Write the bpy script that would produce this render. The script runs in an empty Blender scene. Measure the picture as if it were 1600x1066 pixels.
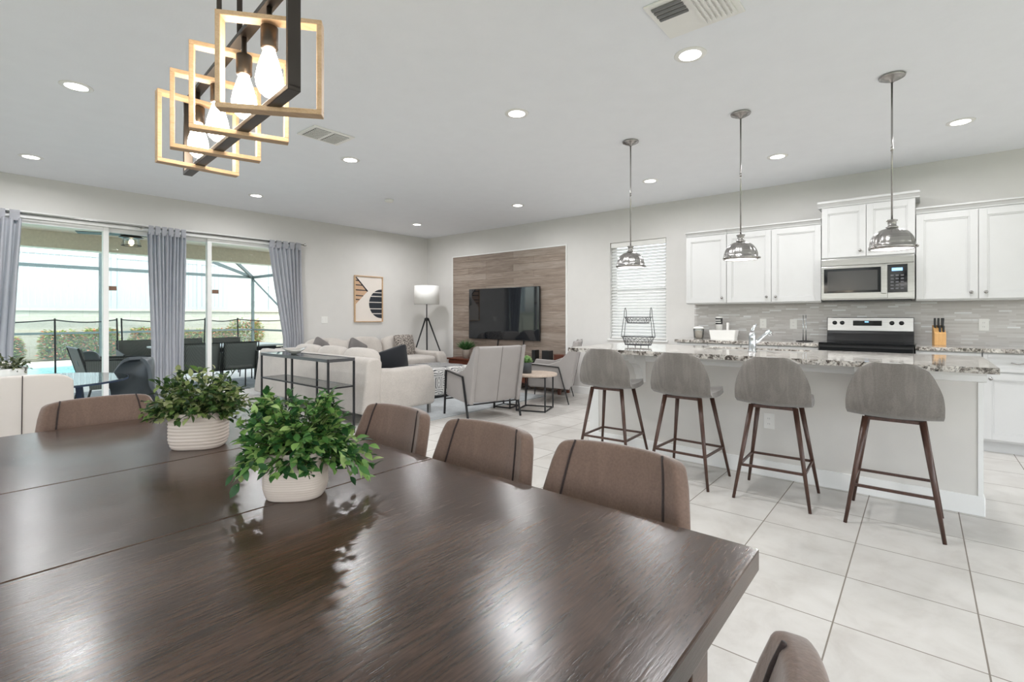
import bpy, bmesh, math, random
from mathutils import Vector, Matrix
PI = math.pi
R = math.radians
sc = bpy.context.scene
COL = sc.collection

# ------------------------------------------------------------------ camera
H = 1.22
cam = bpy.data.cameras.new('camera')
cam.sensor_width = 36.0
cam.lens = 36.0 * 770.0 / 1600.0
cam.shift_y = -39.0 / 1600.0
cam.clip_start = 0.05
cam.clip_end = 200
camo = bpy.data.objects.new('camera', cam)
COL.objects.link(camo)
camo.location = (0, 0, H)
camo.rotation_euler = (R(90), 0, R(39.68 - 90))
sc.camera = camo

# ------------------------------------------------------------------ view, world, sun
vs = sc.view_settings
vs.view_transform = 'Standard'
vs.look = 'None'
vs.gamma = 1
vs.use_curve_mapping = False
vs.exposure = 0.2
W = bpy.data.worlds.new('world')
sc.world = W
W.use_nodes = True
wn = W.node_tree
sky = wn.nodes.new('ShaderNodeTexSky')
sky.sky_type = 'NISHITA'
sky.sun_elevation = R(55)
sky.sun_rotation = R(200)
sky.sun_disc = False
sky.air_density = 1.0
sky.dust_density = 2.0
hs = wn.nodes.new('ShaderNodeHueSaturation')
hs.inputs['Saturation'].default_value = 0.4
wn.links.new(sky.outputs[0], hs.inputs['Color'])
wn.links.new(hs.outputs[0], wn.nodes['Background'].inputs[0])
wn.nodes['Background'].inputs[1].default_value = 0.66
SUN_POWER = 2.8
sl = bpy.data.lights.new('sun', 'SUN')
sl.energy = SUN_POWER
sl.angle = R(1.0)
sl.color = (1.0, 0.96, 0.9)
so = bpy.data.objects.new('sun', sl)
COL.objects.link(so)
so.rotation_euler = Vector((0.30, 0.55, -0.95)).to_track_quat('-Z', 'Y').to_euler()
CAN_POWER = 15.0
BULB = 34.0
PEND_POWER = 2.5

# ------------------------------------------------------------------ materials
def nt(name):
    m = bpy.data.materials.new(name)
    m.use_nodes = True
    return m, m.node_tree, m.node_tree.nodes['Principled BSDF']

def S(b, key, v):
    if key in b.inputs:
        b.inputs[key].default_value = v

def rgb(r, g, b):
    f = lambda c: ((c / 255.0) / 12.92 if c <= 10 else ((c / 255.0 + 0.055) / 1.055) ** 2.4)
    return (f(r), f(g), f(b), 1)

def coords(t, scale=(1, 1, 1), rot=(0, 0, 0), kind='Object'):
    tc = t.nodes.new('ShaderNodeTexCoord')
    mp = t.nodes.new('ShaderNodeMapping')
    mp.inputs['Scale'].default_value = scale
    mp.inputs['Rotation'].default_value = rot
    t.links.new(tc.outputs[kind], mp.inputs['Vector'])
    return mp.outputs['Vector']

def noise(t, vec, scale, detail=4, rough=0.55, dist=0.0):
    n = t.nodes.new('ShaderNodeTexNoise')
    n.inputs['Scale'].default_value = scale
    n.inputs['Detail'].default_value = detail
    n.inputs['Roughness'].default_value = rough
    n.inputs['Distortion'].default_value = dist
    t.links.new(vec, n.inputs['Vector'])
    return n.outputs['Fac']

def ramp(t, fac, stops, interp='LINEAR'):
    r = t.nodes.new('ShaderNodeValToRGB')
    r.color_ramp.interpolation = interp
    e = r.color_ramp.elements
    while len(e) > 1:
        e.remove(e[-1])
    e[0].position, e[0].color = stops[0]
    for p, c in stops[1:]:
        x = e.new(p)
        x.color = c
    t.links.new(fac, r.inputs['Fac'])
    return r.outputs['Color']

def bump(t, b, fac, strength=0.2, dist=0.01):
    n = t.nodes.new('ShaderNodeBump')
    n.inputs['Strength'].default_value = strength
    n.inputs['Distance'].default_value = dist
    t.links.new(fac, n.inputs['Height'])
    t.links.new(n.outputs['Normal'], b.inputs['Normal'])

def mathn(t, op, a, b=None, c=None):
    n = t.nodes.new('ShaderNodeMath')
    n.operation = op
    for i, v in enumerate((a, b, c)):
        if v is None:
            continue
        if isinstance(v, (int, float)):
            n.inputs[i].default_value = v
        else:
            t.links.new(v, n.inputs[i])
    return n.outputs[0]

def mixc(t, fac, a, b, mode='MIX'):
    n = t.nodes.new('ShaderNodeMix')
    n.data_type = 'RGBA'
    n.blend_type = mode
    for i, v in ((0, fac), (6, a), (7, b)):
        if isinstance(v, (int, float)):
            n.inputs[i].default_value = v
        elif isinstance(v, tuple):
            n.inputs[i].default_value = v
        else:
            t.links.new(v, n.inputs[i])
    return n.outputs[2]

def plain(name, col, rough=0.5, metal=0.0, var=0.06, nscale=6.0, bmp=0.0, bscale=80.0, sheen=0.0, spec=0.5, coat=0.0):
    m, t, b = nt(name)
    v = coords(t)
    f = noise(t, v, nscale, 3)
    lo = tuple(max(0, c * (1 - var)) for c in col[:3]) + (1,)
    hi = tuple(min(1, c * (1 + var)) for c in col[:3]) + (1,)
    t.links.new(ramp(t, f, [(0.3, lo), (0.7, hi)]), b.inputs['Base Color'])
    S(b, 'Roughness', rough)
    S(b, 'Metallic', metal)
    S(b, 'Specular IOR Level', spec)
    S(b, 'Coat Weight', coat)
    S(b, 'Coat Roughness', 0.1)
    if sheen:
        S(b, 'Sheen Weight', sheen)
        S(b, 'Sheen Roughness', 0.4)
    if bmp:
        bump(t, b, noise(t, v, bscale, 3), bmp, 0.004)
    return m

def emis(name, col, strength):
    m, t, b = nt(name)
    S(b, 'Base Color', col)
    S(b, 'Emission Color', col)
    S(b, 'Emission Strength', strength)
    return m

def wood(name, c1, c2, c3, axis='X', scale=1.0, rough=0.4, bmp=0.15, spec=0.5):
    m, t, b = nt(name)
    st = {'X': (0.7, 9, 9), 'Y': (9, 0.7, 9), 'Z': (9, 9, 0.7)}[axis]
    v = coords(t, tuple(s * scale for s in st))
    f = noise(t, v, 2.2, 8, 0.62, 0.6)
    col = ramp(t, f, [(0.28, c1), (0.5, c2), (0.74, c3)])
    f2 = noise(t, coords(t, tuple(s * scale * 5 for s in st)), 3.0, 3, 0.6)
    col = mixc(t, 0.35, col, ramp(t, f2, [(0.35, c1), (0.65, c3)]))
    t.links.new(col, b.inputs['Base Color'])
    S(b, 'Roughness', rough)
    S(b, 'Specular IOR Level', spec)
    bump(t, b, f2, bmp, 0.003)
    return m

def fabric(name, col, var=0.1, sheen=0.3, weave=220, stripes=False, streak=0.0):
    m, t, b = nt(name)
    v = coords(t)
    f = noise(t, v, 5.0, 4, 0.6)
    lo = tuple(c * (1 - var) for c in col[:3]) + (1,)
    hi = tuple(min(1, c * (1 + var)) for c in col[:3]) + (1,)
    c = ramp(t, f, [(0.3, lo), (0.7, hi)])
    if streak:
        f2 = noise(t, coords(t, (26, 26, 2.2)), 1.0, 2, 0.5, 0.4)
        c = mixc(t, ramp(t, f2, [(0.48, (0, 0, 0, 1)), (0.6, (streak,) * 3 + (1,))]), c, tuple(min(1, x * 1.55) for x in col[:3]) + (1,))
    f3 = noise(t, v, weave, 2)
    c = mixc(t, 0.12, c, ramp(t, f3, [(0.3, (0.1, 0.1, 0.1, 1)), (0.7, (0.9, 0.9, 0.9, 1))]), 'OVERLAY')
    t.links.new(c, b.inputs['Base Color'])
    S(b, 'Roughness', 0.85)
    S(b, 'Specular IOR Level', 0.2)
    S(b, 'Sheen Weight', sheen)
    S(b, 'Sheen Roughness', 0.45)
    bump(t, b, f3, 0.15, 0.003)
    return m

M = {}
M['wall'] = plain('wall paint', rgb(219, 217, 214), 0.75, var=0.012, bmp=0.05, bscale=60, spec=0.25)
M['ceiling'] = plain('ceiling paint', rgb(241, 243, 247), 0.8, var=0.01, bmp=0.16, bscale=45, spec=0.2)
M['white'] = plain('white trim paint', rgb(238, 238, 236), 0.4, var=0.01)
M['cab'] = plain('white cabinet paint', rgb(204, 204, 203), 0.35, var=0.01)
M['island'] = plain('island grey plaster', rgb(220, 217, 212), 0.7, var=0.03, nscale=3, bmp=0.05)
M['plastic'] = plain('white plastic', rgb(238, 237, 233), 0.35, var=0.01)
M['chrome'] = plain('chrome', (0.56, 0.58, 0.60, 1), 0.2, 1.0, var=0.02)
M['blackmetal'] = plain('black metal', (0.022, 0.022, 0.024, 1), 0.42, 0.4, var=0.1)
M['black'] = plain('black plastic', (0.012, 0.012, 0.013, 1), 0.3, 0.0, var=0.1)
M['blackgloss'] = plain('black glass', (0.006, 0.007, 0.008, 1), 0.08, 0.0, var=0.05, spec=0.35)
M['bronze'] = plain('dark bronze', (0.055, 0.047, 0.042, 1), 0.36, 0.7, var=0.1)
M['bronze2'] = plain('bronze socket', (0.11, 0.085, 0.065, 1), 0.35, 0.8, var=0.1)
M['ceramic'] = plain('off white ceramic', rgb(206, 192, 181), 0.42, var=0.03)
M['charcoal'] = plain('charcoal ceramic', (0.045, 0.05, 0.056, 1), 0.5, var=0.1)
M['leather'] = plain('white leather', rgb(219, 211, 204), 0.45, var=0.02, bmp=0.06)
M['navy'] = plain('navy table leg', (0.012, 0.03, 0.07, 1), 0.4, var=0.05)
M['darkleather'] = plain('slate leather', (0.055, 0.068, 0.078, 1), 0.42, var=0.08, bmp=0.05)
M['armleather'] = plain('taupe grey leather', rgb(154, 149, 146), 0.5, var=0.03, bmp=0.05)
M['legwood'] = wood('walnut leg', rgb(52, 34, 27), rgb(74, 50, 41), rgb(92, 64, 52), 'Z', 2.0, 0.35, 0.05)
M['oak'] = wood('pale oak', rgb(188, 152, 116), rgb(208, 175, 138), rgb(222, 192, 160), 'X', 3.0, 0.5, 0.05)
M['board'] = wood('knife block beech', rgb(196, 146, 88), rgb(212, 164, 104), rgb(224, 180, 122), 'Z', 3.0, 0.45, 0.05)
M['redwood'] = wood('red brown wood', rgb(70, 34, 22), rgb(96, 50, 34), rgb(120, 66, 46), 'Y', 2.0, 0.4, 0.08)
M['pale_top'] = wood('bleached wood', rgb(166, 146, 130), rgb(192, 174, 158), rgb(212, 198, 184), 'X', 2.0, 0.45, 0.05)
M['artpaper'] = plain('art paper', rgb(232, 224, 216), 0.7, var=0.01)
M['artblack'] = plain('art black ink', (0.022, 0.026, 0.035, 1), 0.7, var=0.2, nscale=60)
M['arttan'] = plain('art tan ink', rgb(205, 170, 140), 0.7, var=0.05, nscale=40)
M['shade'] = plain('white linen shade', rgb(244, 243, 240), 0.8, var=0.01, bmp=0.1, bscale=200)
M['slat'] = plain('white blind slat', rgb(244, 244, 242), 0.5, var=0.01)
M['stoolfab'] = fabric('grey velvet', rgb(117, 112, 107), 0.08, 0.4, 160, streak=0.3)
M['chairfab'] = fabric('taupe velvet', rgb(122, 101, 90), 0.1, 0.5, 160, streak=0.12)
M['piping'] = fabric('dark piping', rgb(64, 54, 52), 0.05, 0.2)
M['sofafab'] = fabric('light grey chenille', rgb(190, 183, 176), 0.07, 0.3, 130)
M['blackpillow'] = fabric('black cotton', rgb(30, 32, 36), 0.1, 0.15)
M['greypillow'] = fabric('grey pillow', rgb(112, 108, 106), 0.15, 0.2)
M['curtain'] = fabric('grey curtain', rgb(212, 211, 214), 0.06, 0.25, 200)
def translucent(m, col, fac):
    t = m.node_tree
    b = t.nodes['Principled BSDF']
    tl = t.nodes.new('ShaderNodeBsdfTranslucent')
    tl.inputs[0].default_value = col
    mx = t.nodes.new('ShaderNodeMixShader')
    mx.inputs[0].default_value = fac
    t.links.new(b.outputs[0], mx.inputs[1])
    t.links.new(tl.outputs[0], mx.inputs[2])
    t.links.new(mx.outputs[0], t.nodes['Material Output'].inputs[0])
translucent(M['curtain'], rgb(214, 218, 226), .55)
M['rug'] = fabric('pale blue grey rug', rgb(178, 182, 184), 0.14, 0.2, 60)
M['extrug'] = fabric('grey outdoor rug', rgb(150, 152, 154), 0.2, 0.1, 30)
M['soffit'] = plain('lanai stucco', rgb(226, 215, 196), 0.9, var=0.06, nscale=30, bmp=0.3, bscale=90)
M['cage'] = plain('bronze cage frame', rgb(74, 84, 84), 0.5, 0.2, var=0.08)
M['vinyl'] = plain('white vinyl', rgb(160, 168, 170), 0.5, var=0.02)
M['paver'] = plain('pale pavers', rgb(214, 210, 202), 0.8, var=0.08, nscale=10, bmp=0.1)
M['soil'] = plain('mulch', rgb(120, 112, 92), 0.95, var=0.25, nscale=20)
M['lawn'] = plain('green lawn', rgb(104, 118, 84), 0.95, var=0.3, nscale=14, bmp=0.3)
M['glassknob'] = M['chrome']

def steel():
    m, t, b = nt('brushed steel')
    v = coords(t, (2, 2, 160))
    f = noise(t, v, 3, 2)
    t.links.new(ramp(t, f, [(0.3, (0.40, 0.395, 0.385, 1)), (0.7, (0.54, 0.535, 0.525, 1))]), b.inputs['Base Color'])
    S(b, 'Metallic', 1.0)
    S(b, 'Roughness', 0.28)
    return m
M['steel'] = steel()

def nickel():
    m, t, b = nt('brushed nickel')
    f = noise(t, coords(t, (1, 1, 90)), 4, 2)
    t.links.new(ramp(t, f, [(0.3, (0.30, 0.29, 0.28, 1)), (0.7, (0.46, 0.445, 0.43, 1))]), b.inputs['Base Color'])
    S(b, 'Metallic', 1.0)
    S(b, 'Roughness', 0.24)
    return m
M['nickel'] = nickel()

def floor_mat():
    m, t, b = nt('floor tile')
    tc = t.nodes.new('ShaderNodeTexCoord')
    sp = t.nodes.new('ShaderNodeSeparateXYZ')
    t.links.new(tc.outputs['Object'], sp.inputs[0])
    u = mathn(t, 'MULTIPLY', mathn(t, 'SUBTRACT', sp.outputs[0], 2.327), 1 / 0.4435)
    w = mathn(t, 'MULTIPLY', mathn(t, 'SUBTRACT', sp.outputs[1], 0.27), 1 / 0.4505)
    def edge(a):
        fr = mathn(t, 'FRACT', a)
        return mathn(t, 'MINIMUM', fr, mathn(t, 'SUBTRACT', 1.0, fr))
    e = mathn(t, 'MINIMUM', edge(u), edge(w))
    grout = mathn(t, 'LESS_THAN', e, 0.0062)
    cmb = t.nodes.new('ShaderNodeCombineXYZ')
    t.links.new(mathn(t, 'FLOOR', u), cmb.inputs[0])
    t.links.new(mathn(t, 'FLOOR', w), cmb.inputs[1])
    wnz = t.nodes.new('ShaderNodeTexWhiteNoise')
    wnz.noise_dimensions = '3D'
    t.links.new(cmb.outputs[0], wnz.inputs['Vector'])
    base = ramp(t, wnz.outputs['Value'], [(0, rgb(206, 201, 195)), (1, rgb(214, 210, 204))])
    add = t.nodes.new('ShaderNodeVectorMath')
    add.operation = 'MULTIPLY_ADD'
    t.links.new(cmb.outputs[0], add.inputs[0])
    add.inputs[1].default_value = (3.7, 5.1, 0)
    t.links.new(tc.outputs['Object'], add.inputs[2])
    mot = noise(t, add.outputs[0], 5.0, 6, 0.62, 0.4)
    base = mixc(t, 0.6, base, ramp(t, mot, [(0.3, rgb(180, 175, 169)), (0.52, rgb(202, 199, 194)), (0.75, rgb(214, 212, 208))]))
    col = mixc(t, grout, base, rgb(132, 124, 114))
    t.links.new(col, b.inputs['Base Color'])
    rr = ramp(t, mot, [(0.3, (0.30,) * 3 + (1,)), (0.7, (0.38,) * 3 + (1,))])
    t.links.new(mathn(t, 'MAXIMUM', rr, mathn(t, 'MULTIPLY', grout, 0.8)), b.inputs['Roughness'])
    S(b, 'Specular IOR Level', 0.4)
    bump(t, b, mathn(t, 'SUBTRACT', 1.0, grout), 0.35, 0.003)
    return m
M['floor'] = floor_mat()

def table_mat(name='espresso table wood'):
    m, t, b = nt(name)
    v = coords(t, (1.1, 13, 13))
    f = noise(t, v, 2.0, 9, 0.66, 0.9)
    col = ramp(t, f, [(0.25, rgb(24, 16, 12)), (0.5, rgb(60, 42, 32)), (0.75, rgb(98, 72, 56))])
    f2 = noise(t, coords(t, (9, 90, 90)), 2.0, 4, 0.65, 0.3)
    col = mixc(t, 0.4, col, ramp(t, f2, [(0.35, rgb(26, 18, 14)), (0.7, rgb(108, 82, 66))]))
    f3 = noise(t, coords(t), 2.4, 4, 0.6, 0.5)
    col = mixc(t, ramp(t, f3, [(0.42, (0, 0, 0, 1)), (0.7, (0.4, 0.4, 0.4, 1))]), col, rgb(92, 68, 54))
    t.links.new(col, b.inputs['Base Color'])
    t.links.new(ramp(t, f3, [(0.3, (0.15,) * 3 + (1,)), (0.7, (0.27,) * 3 + (1,))]), b.inputs['Roughness'])
    S(b, 'Specular IOR Level', 0.5)
    f4 = noise(t, coords(t, (40, 230, 230)), 1.6, 3, 0.7, 0.4)
    hgt = mathn(t, 'ADD', mathn(t, 'ADD', f2, mathn(t, 'MULTIPLY', f, 0.6)), mathn(t, 'MULTIPLY', f4, 0.45))
    bump(t, b, hgt, 0.20, 0.0014)
    return m
M['table'] = table_mat()

def granite():
    m, t, b = nt('speckled granite')
    v = coords(t)
    f1 = noise(t, v, 20, 6, 0.7, 0.8)
    f2 = noise(t, coords(t, (1, 1, 1), (0.4, 0.7, 0.2)), 60, 4, 0.7, 0.3)
    c = ramp(t, f1, [(0.34, rgb(44, 41, 40)), (0.42, rgb(112, 105, 99)), (0.49, rgb(186, 181, 175)), (0.6, rgb(222, 219, 214)), (0.75, rgb(238, 237, 234))])
    c2 = ramp(t, f2, [(0.40, rgb(46, 43, 42)), (0.48, rgb(235, 232, 228))])
    c = mixc(t, 0.7, c, c2, 'MULTIPLY')
    t.links.new(c, b.inputs['Base Color'])
    S(b, 'Roughness', 0.07)
    S(b, 'Specular IOR Level', 0.65)
    return m
M['granite'] = granite()

def backsplash():
    m, t, b = nt('mosaic backsplash')
    tc = t.nodes.new('ShaderNodeTexCoord')
    sp = t.nodes.new('ShaderNodeSeparateXYZ')
    t.links.new(tc.outputs['Object'], sp.inputs[0])
    cmb = t.nodes.new('ShaderNodeCombineXYZ')
    t.links.new(sp.outputs[1], cmb.inputs[0])
    t.links.new(sp.outputs[2], cmb.inputs[1])
    br = t.nodes.new('ShaderNodeTexBrick')
    br.inputs['Scale'].default_value = 1.0
    br.inputs['Brick Width'].default_value = 0.13
    br.inputs['Row Height'].default_value = 0.0175
    br.inputs['Mortar Size'].default_value = 0.0012
    br.inputs['Color1'].default_value = (0, 0, 0, 1)
    br.inputs['Color2'].default_value = (1, 1, 1, 1)
    br.inputs['Mortar'].default_value = (0.5, 0.5, 0.5, 1)
    br.offset = 0.37
    br.squash = 0.7
    br.squash_frequency = 3
    t.links.new(cmb.outputs[0], br.inputs['Vector'])
    c = ramp(t, br.outputs['Color'], [(0.0, rgb(188, 184, 180)), (0.4, rgb(196, 192, 189)), (0.7, rgb(202, 199, 196)), (0.9, rgb(208, 206, 204)), (0.97, rgb(228, 229, 229))])
    t.links.new(c, b.inputs['Base Color'])
    S(b, 'Roughness', 0.22)
    bump(t, b, br.outputs['Fac'], -0.2, 0.002)
    return m
M['backsplash'] = backsplash()

def plank_wall():
    m, t, b = nt('grey brown plank wall')
    tc = t.nodes.new('ShaderNodeTexCoord')
    sp = t.nodes.new('ShaderNodeSeparateXYZ')
    t.links.new(tc.outputs['Object'], sp.inputs[0])
    cmb = t.nodes.new('ShaderNodeCombineXYZ')
    t.links.new(sp.outputs[1], cmb.inputs[0])
    t.links.new(sp.outputs[2], cmb.inputs[1])
    br = t.nodes.new('ShaderNodeTexBrick')
    br.inputs['Scale'].default_value = 1.0
    br.inputs['Brick Width'].default_value = 1.1
    br.inputs['Row Height'].default_value = 0.118
    br.inputs['Mortar Size'].default_value = 0.0016
    br.inputs['Color1'].default_value = (0, 0, 0, 1)
    br.inputs['Color2'].default_value = (1, 1, 1, 1)
    br.inputs['Mortar'].default_value = (0.0, 0.0, 0.0, 1)
    br.offset = 0.41
    t.links.new(cmb.outputs[0], br.inputs['Vector'])
    base = ramp(t, br.outputs['Color'], [(0, rgb(118, 103, 92)), (0.4, rgb(140, 125, 113)), (0.7, rgb(154, 140, 128)), (1, rgb(168, 156, 145))])
    g = noise(t, coords(t, (6, 1.3, 18)), 2.0, 8, 0.65, 0.8)
    base = mixc(t, 0.55, base, ramp(t, g, [(0.28, rgb(92, 78, 68)), (0.5, rgb(142, 127, 115)), (0.75, rgb(184, 172, 160))]))
    base = mixc(t, mathn(t, 'MULTIPLY', br.outputs['Fac'], 0.7), base, rgb(60, 50, 44))
    t.links.new(base, b.inputs['Base Color'])
    S(b, 'Roughness', 0.6)
    return m
M['plank'] = plank_wall()

def block_wall():
    m, t, b = nt('split face block wall')
    tc = t.nodes.new('ShaderNodeTexCoord')
    sp = t.nodes.new('ShaderNodeSeparateXYZ')
    t.links.new(tc.outputs['Object'], sp.inputs[0])
    cmb = t.nodes.new('ShaderNodeCombineXYZ')
    t.links.new(sp.outputs[0], cmb.inputs[0])
    t.links.new(sp.outputs[2], cmb.inputs[1])
    br = t.nodes.new('ShaderNodeTexBrick')
    br.inputs['Scale'].default_value = 1.0
    br.inputs['Brick Width'].default_value = 0.6
    br.inputs['Row Height'].default_value = 0.3
    br.inputs['Mortar Size'].default_value = 0.008
    br.inputs['Color1'].default_value = rgb(166, 164, 148)
    br.inputs['Color2'].default_value = rgb(176, 174, 160)
    br.inputs['Mortar'].default_value = rgb(150, 148, 134)
    t.links.new(cmb.outputs[0], br.inputs['Vector'])
    g = noise(t, coords(t), 14, 6, 0.7)
    c = mixc(t, 0.3, br.outputs['Color'], ramp(t, g, [(0.3, rgb(160, 158, 140)), (0.7, rgb(196, 194, 182))]))
    t.links.new(c, b.inputs['Base Color'])
    S(b, 'Roughness', 0.95)
    bump(t, b, g, 0.6, 0.02)
    return m
M['block'] = block_wall()

def wicker():
    m, t, b = nt('dark rope weave')
    w = t.nodes.new('ShaderNodeTexWave')
    w.wave_type = 'BANDS'
    w.bands_direction = 'DIAGONAL'
    w.inputs['Scale'].default_value = 60
    t.links.new(coords(t, (1, 1, 0)), w.inputs['Vector'])
    t.links.new(ramp(t, w.outputs['Fac'], [(0.1, (0.03, 0.032, 0.034, 1)), (0.6, (0.14, 0.14, 0.135, 1)), (0.9, (0.2, 0.19, 0.18, 1))]), b.inputs['Base Color'])
    S(b, 'Roughness', 0.7)
    return m
M['wicker'] = wicker()

def glass(name, tint=(1, 1, 1, 1), refl=0.35, base=0.03):
    m = bpy.data.materials.new(name)
    m.use_nodes = True
    t = m.node_tree
    t.nodes.clear()
    o = t.nodes.new('ShaderNodeOutputMaterial')
    tr = t.nodes.new('ShaderNodeBsdfTransparent')
    tr.inputs[0].default_value = tint
    gl = t.nodes.new('ShaderNodeBsdfGlossy')
    gl.inputs['Roughness'].default_value = 0.01
    lw = t.nodes.new('ShaderNodeLayerWeight')
    lw.inputs['Blend'].default_value = refl
    fac = mathn(t, 'ADD', mathn(t, 'MULTIPLY', lw.outputs['Fresnel'], 0.8), base)
    mx = t.nodes.new('ShaderNodeMixShader')
    t.links.new(fac, mx.inputs[0])
    t.links.new(tr.outputs[0], mx.inputs[1])
    t.links.new(gl.outputs[0], mx.inputs[2])
    t.links.new(mx.outputs[0], o.inputs[0])
    return m
M['glass'] = glass('door glass', (0.94, 0.98, 0.972, 1), 0.12, 0.0)
M['clear'] = glass('clear glass', (0.97, 0.985, 0.98, 1), 0.3, 0.03)
M['tabletopglass'] = glass('table glass', (0.80, 0.90, 0.92, 1), 0.55, 0.14)

def screen_mesh():
    m = bpy.data.materials.new('insect screen')
    m.use_nodes = True
    t = m.node_tree
    t.nodes.clear()
    o = t.nodes.new('ShaderNodeOutputMaterial')
    tr = t.nodes.new('ShaderNodeBsdfTransparent')
    df = t.nodes.new('ShaderNodeBsdfDiffuse')
    df.inputs[0].default_value = (0.25, 0.32, 0.32, 1)
    mx = t.nodes.new('ShaderNodeMixShader')
    mx.inputs[0].default_value = 0.16
    t.links.new(tr.outputs[0], mx.inputs[1])
    t.links.new(df.outputs[0], mx.inputs[2])
    t.links.new(mx.outputs[0], o.inputs[0])
    return m
M['mesh'] = screen_mesh()

def leafmat(name, stops, trans=0.25, rough=0.42):
    m, t, b = nt(name)
    at = t.nodes.new('ShaderNodeAttribute')
    at.attribute_name = 'leaf'
    t.links.new(ramp(t, at.outputs['Fac'], stops), b.inputs['Base Color'])
    S(b, 'Roughness', rough)
    S(b, 'Subsurface Weight', 0.0)
    S(b, 'Specular IOR Level', 0.4)
    tl = t.nodes.new('ShaderNodeBsdfTranslucent')
    t.links.new(ramp(t, at.outputs['Fac'], stops), tl.inputs[0])
    mx = t.nodes.new('ShaderNodeMixShader')
    mx.inputs[0].default_value = trans
    out = t.nodes['Material Output']
    t.links.new(b.outputs[0], mx.inputs[1])
    t.links.new(tl.outputs[0], mx.inputs[2])
    t.links.new(mx.outputs[0], out.inputs[0])
    return m
M['leaf1'] = leafmat('dusty green leaves', [(0, rgb(40, 62, 36)), (0.35, rgb(66, 96, 50)), (0.6, rgb(104, 134, 68)), (0.8, rgb(156, 170, 106)), (1, rgb(190, 192, 150))])
M['leaf2'] = leafmat('bright green leaves', [(0, rgb(34, 70, 38)), (0.35, rgb(62, 110, 56)), (0.6, rgb(102, 148, 76)), (0.8, rgb(142, 180, 96)), (1, rgb(184, 204, 136))])
M['leaf3'] = leafmat('olive leaves', [(0, rgb(50, 62, 40)), (0.6, rgb(98, 108, 72)), (1, rgb(136, 138, 100))])
M['grassleaf'] = leafmat('grass blades', [(0, rgb(44, 84, 44)), (1, rgb(96, 140, 84))])
M['succulent'] = leafmat('pale succulent', [(0, rgb(96, 150, 82)), (1, rgb(190, 220, 160))])
M['shrub'] = leafmat('flowering shrub leaves', [(0, rgb(110, 128, 62)), (0.6, rgb(160, 172, 92)), (0.78, rgb(196, 200, 130)), (0.8, rgb(214, 110, 80)), (1, rgb(226, 150, 112))], 0.3, 0.7)
M['stem'] = plain('plant stem', rgb(70, 80, 44), 0.7, var=0.2)

def greek():
    m, t, b = nt('greek key fabric')
    tc = t.nodes.new('ShaderNodeTexCoord')
    sp = t.nodes.new('ShaderNodeSeparateXYZ')
    t.links.new(tc.outputs['Object'], sp.inputs[0])
    # interlocking key pattern: concentric square waves in a 14 cm cell, alternate cells turned
    u0 = mathn(t, 'ADD', sp.outputs[0], sp.outputs[1])
    u = mathn(t, 'MULTIPLY', u0, 1 / 0.16)
    w = mathn(t, 'MULTIPLY', sp.outputs[2], 1 / 0.16)
    fu = mathn(t, 'ABSOLUTE', mathn(t, 'SUBTRACT', mathn(t, 'FRACT', u), 0.5))
    fw = mathn(t, 'ABSOLUTE', mathn(t, 'SUBTRACT', mathn(t, 'FRACT', w), 0.5))
    chk = mathn(t, 'MODULO', mathn(t, 'ADD', mathn(t, 'ADD', mathn(t, 'FLOOR', u), mathn(t, 'FLOOR', w)), 100.0), 2.0)
    rings = mathn(t, 'MAXIMUM', fu, fw)
    bars = mathn(t, 'ADD', mathn(t, 'MULTIPLY', fw, chk), mathn(t, 'MULTIPLY', fu, mathn(t, 'SUBTRACT', 1.0, chk)))
    half = mathn(t, 'GREATER_THAN', mathn(t, 'FRACT', mathn(t, 'MULTIPLY', u, 0.5)), 0.5)
    pick = mathn(t, 'ADD', mathn(t, 'MULTIPLY', bars, 0.75), mathn(t, 'MULTIPLY', rings, 0.25))
    line = mathn(t, 'LESS_THAN', mathn(t, 'FRACT', mathn(t, 'ADD', mathn(t, 'MULTIPLY', pick, 6.0), 0.1)), 0.30)
    t.links.new(mixc(t, line, rgb(214, 212, 208), rgb(46, 48, 54)), b.inputs['Base Color'])
    S(b, 'Roughness', 0.9)
    return m
M['greek'] = greek()

def speckle(name, a, c, scale=60):
    m, t, b = nt(name)
    f = noise(t, coords(t), scale, 3, 0.6)
    t.links.new(ramp(t, f, [(0.46, a), (0.52, c)]), b.inputs['Base Color'])
    S(b, 'Roughness', 0.9)
    return m
M['patpillow'] = speckle('speckled pillow', rgb(66, 58, 54), rgb(176, 168, 160), 55)

def water():
    m, t, b = nt('pool water')
    f = noise(t, coords(t), 3.0, 3)
    t.links.new(ramp(t, f, [(0.3, rgb(128, 204, 210)), (0.7, rgb(168, 226, 228))]), b.inputs['Base Color'])
    S(b, 'Roughness', 0.08)
    bump(t, b, f, 0.15, 0.05)
    return m
M['water'] = water()
M['can'] = emis('can light lens', (1, 0.97, 0.93, 1), 6.0)
M['bulb'] = emis('lit edison bulb', (1.0, 0.86, 0.68, 1), BULB)
M['pendlens'] = emis('pendant diffuser', (1.0, 0.97, 0.93, 1), 2.2)
M['lcd'] = emis('blue display', (0.25, 0.55, 1.0, 1), 1.2)
M['fanlight'] = emis('fan lamp', (1.0, 0.8, 0.55, 1), 6.0)

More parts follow.
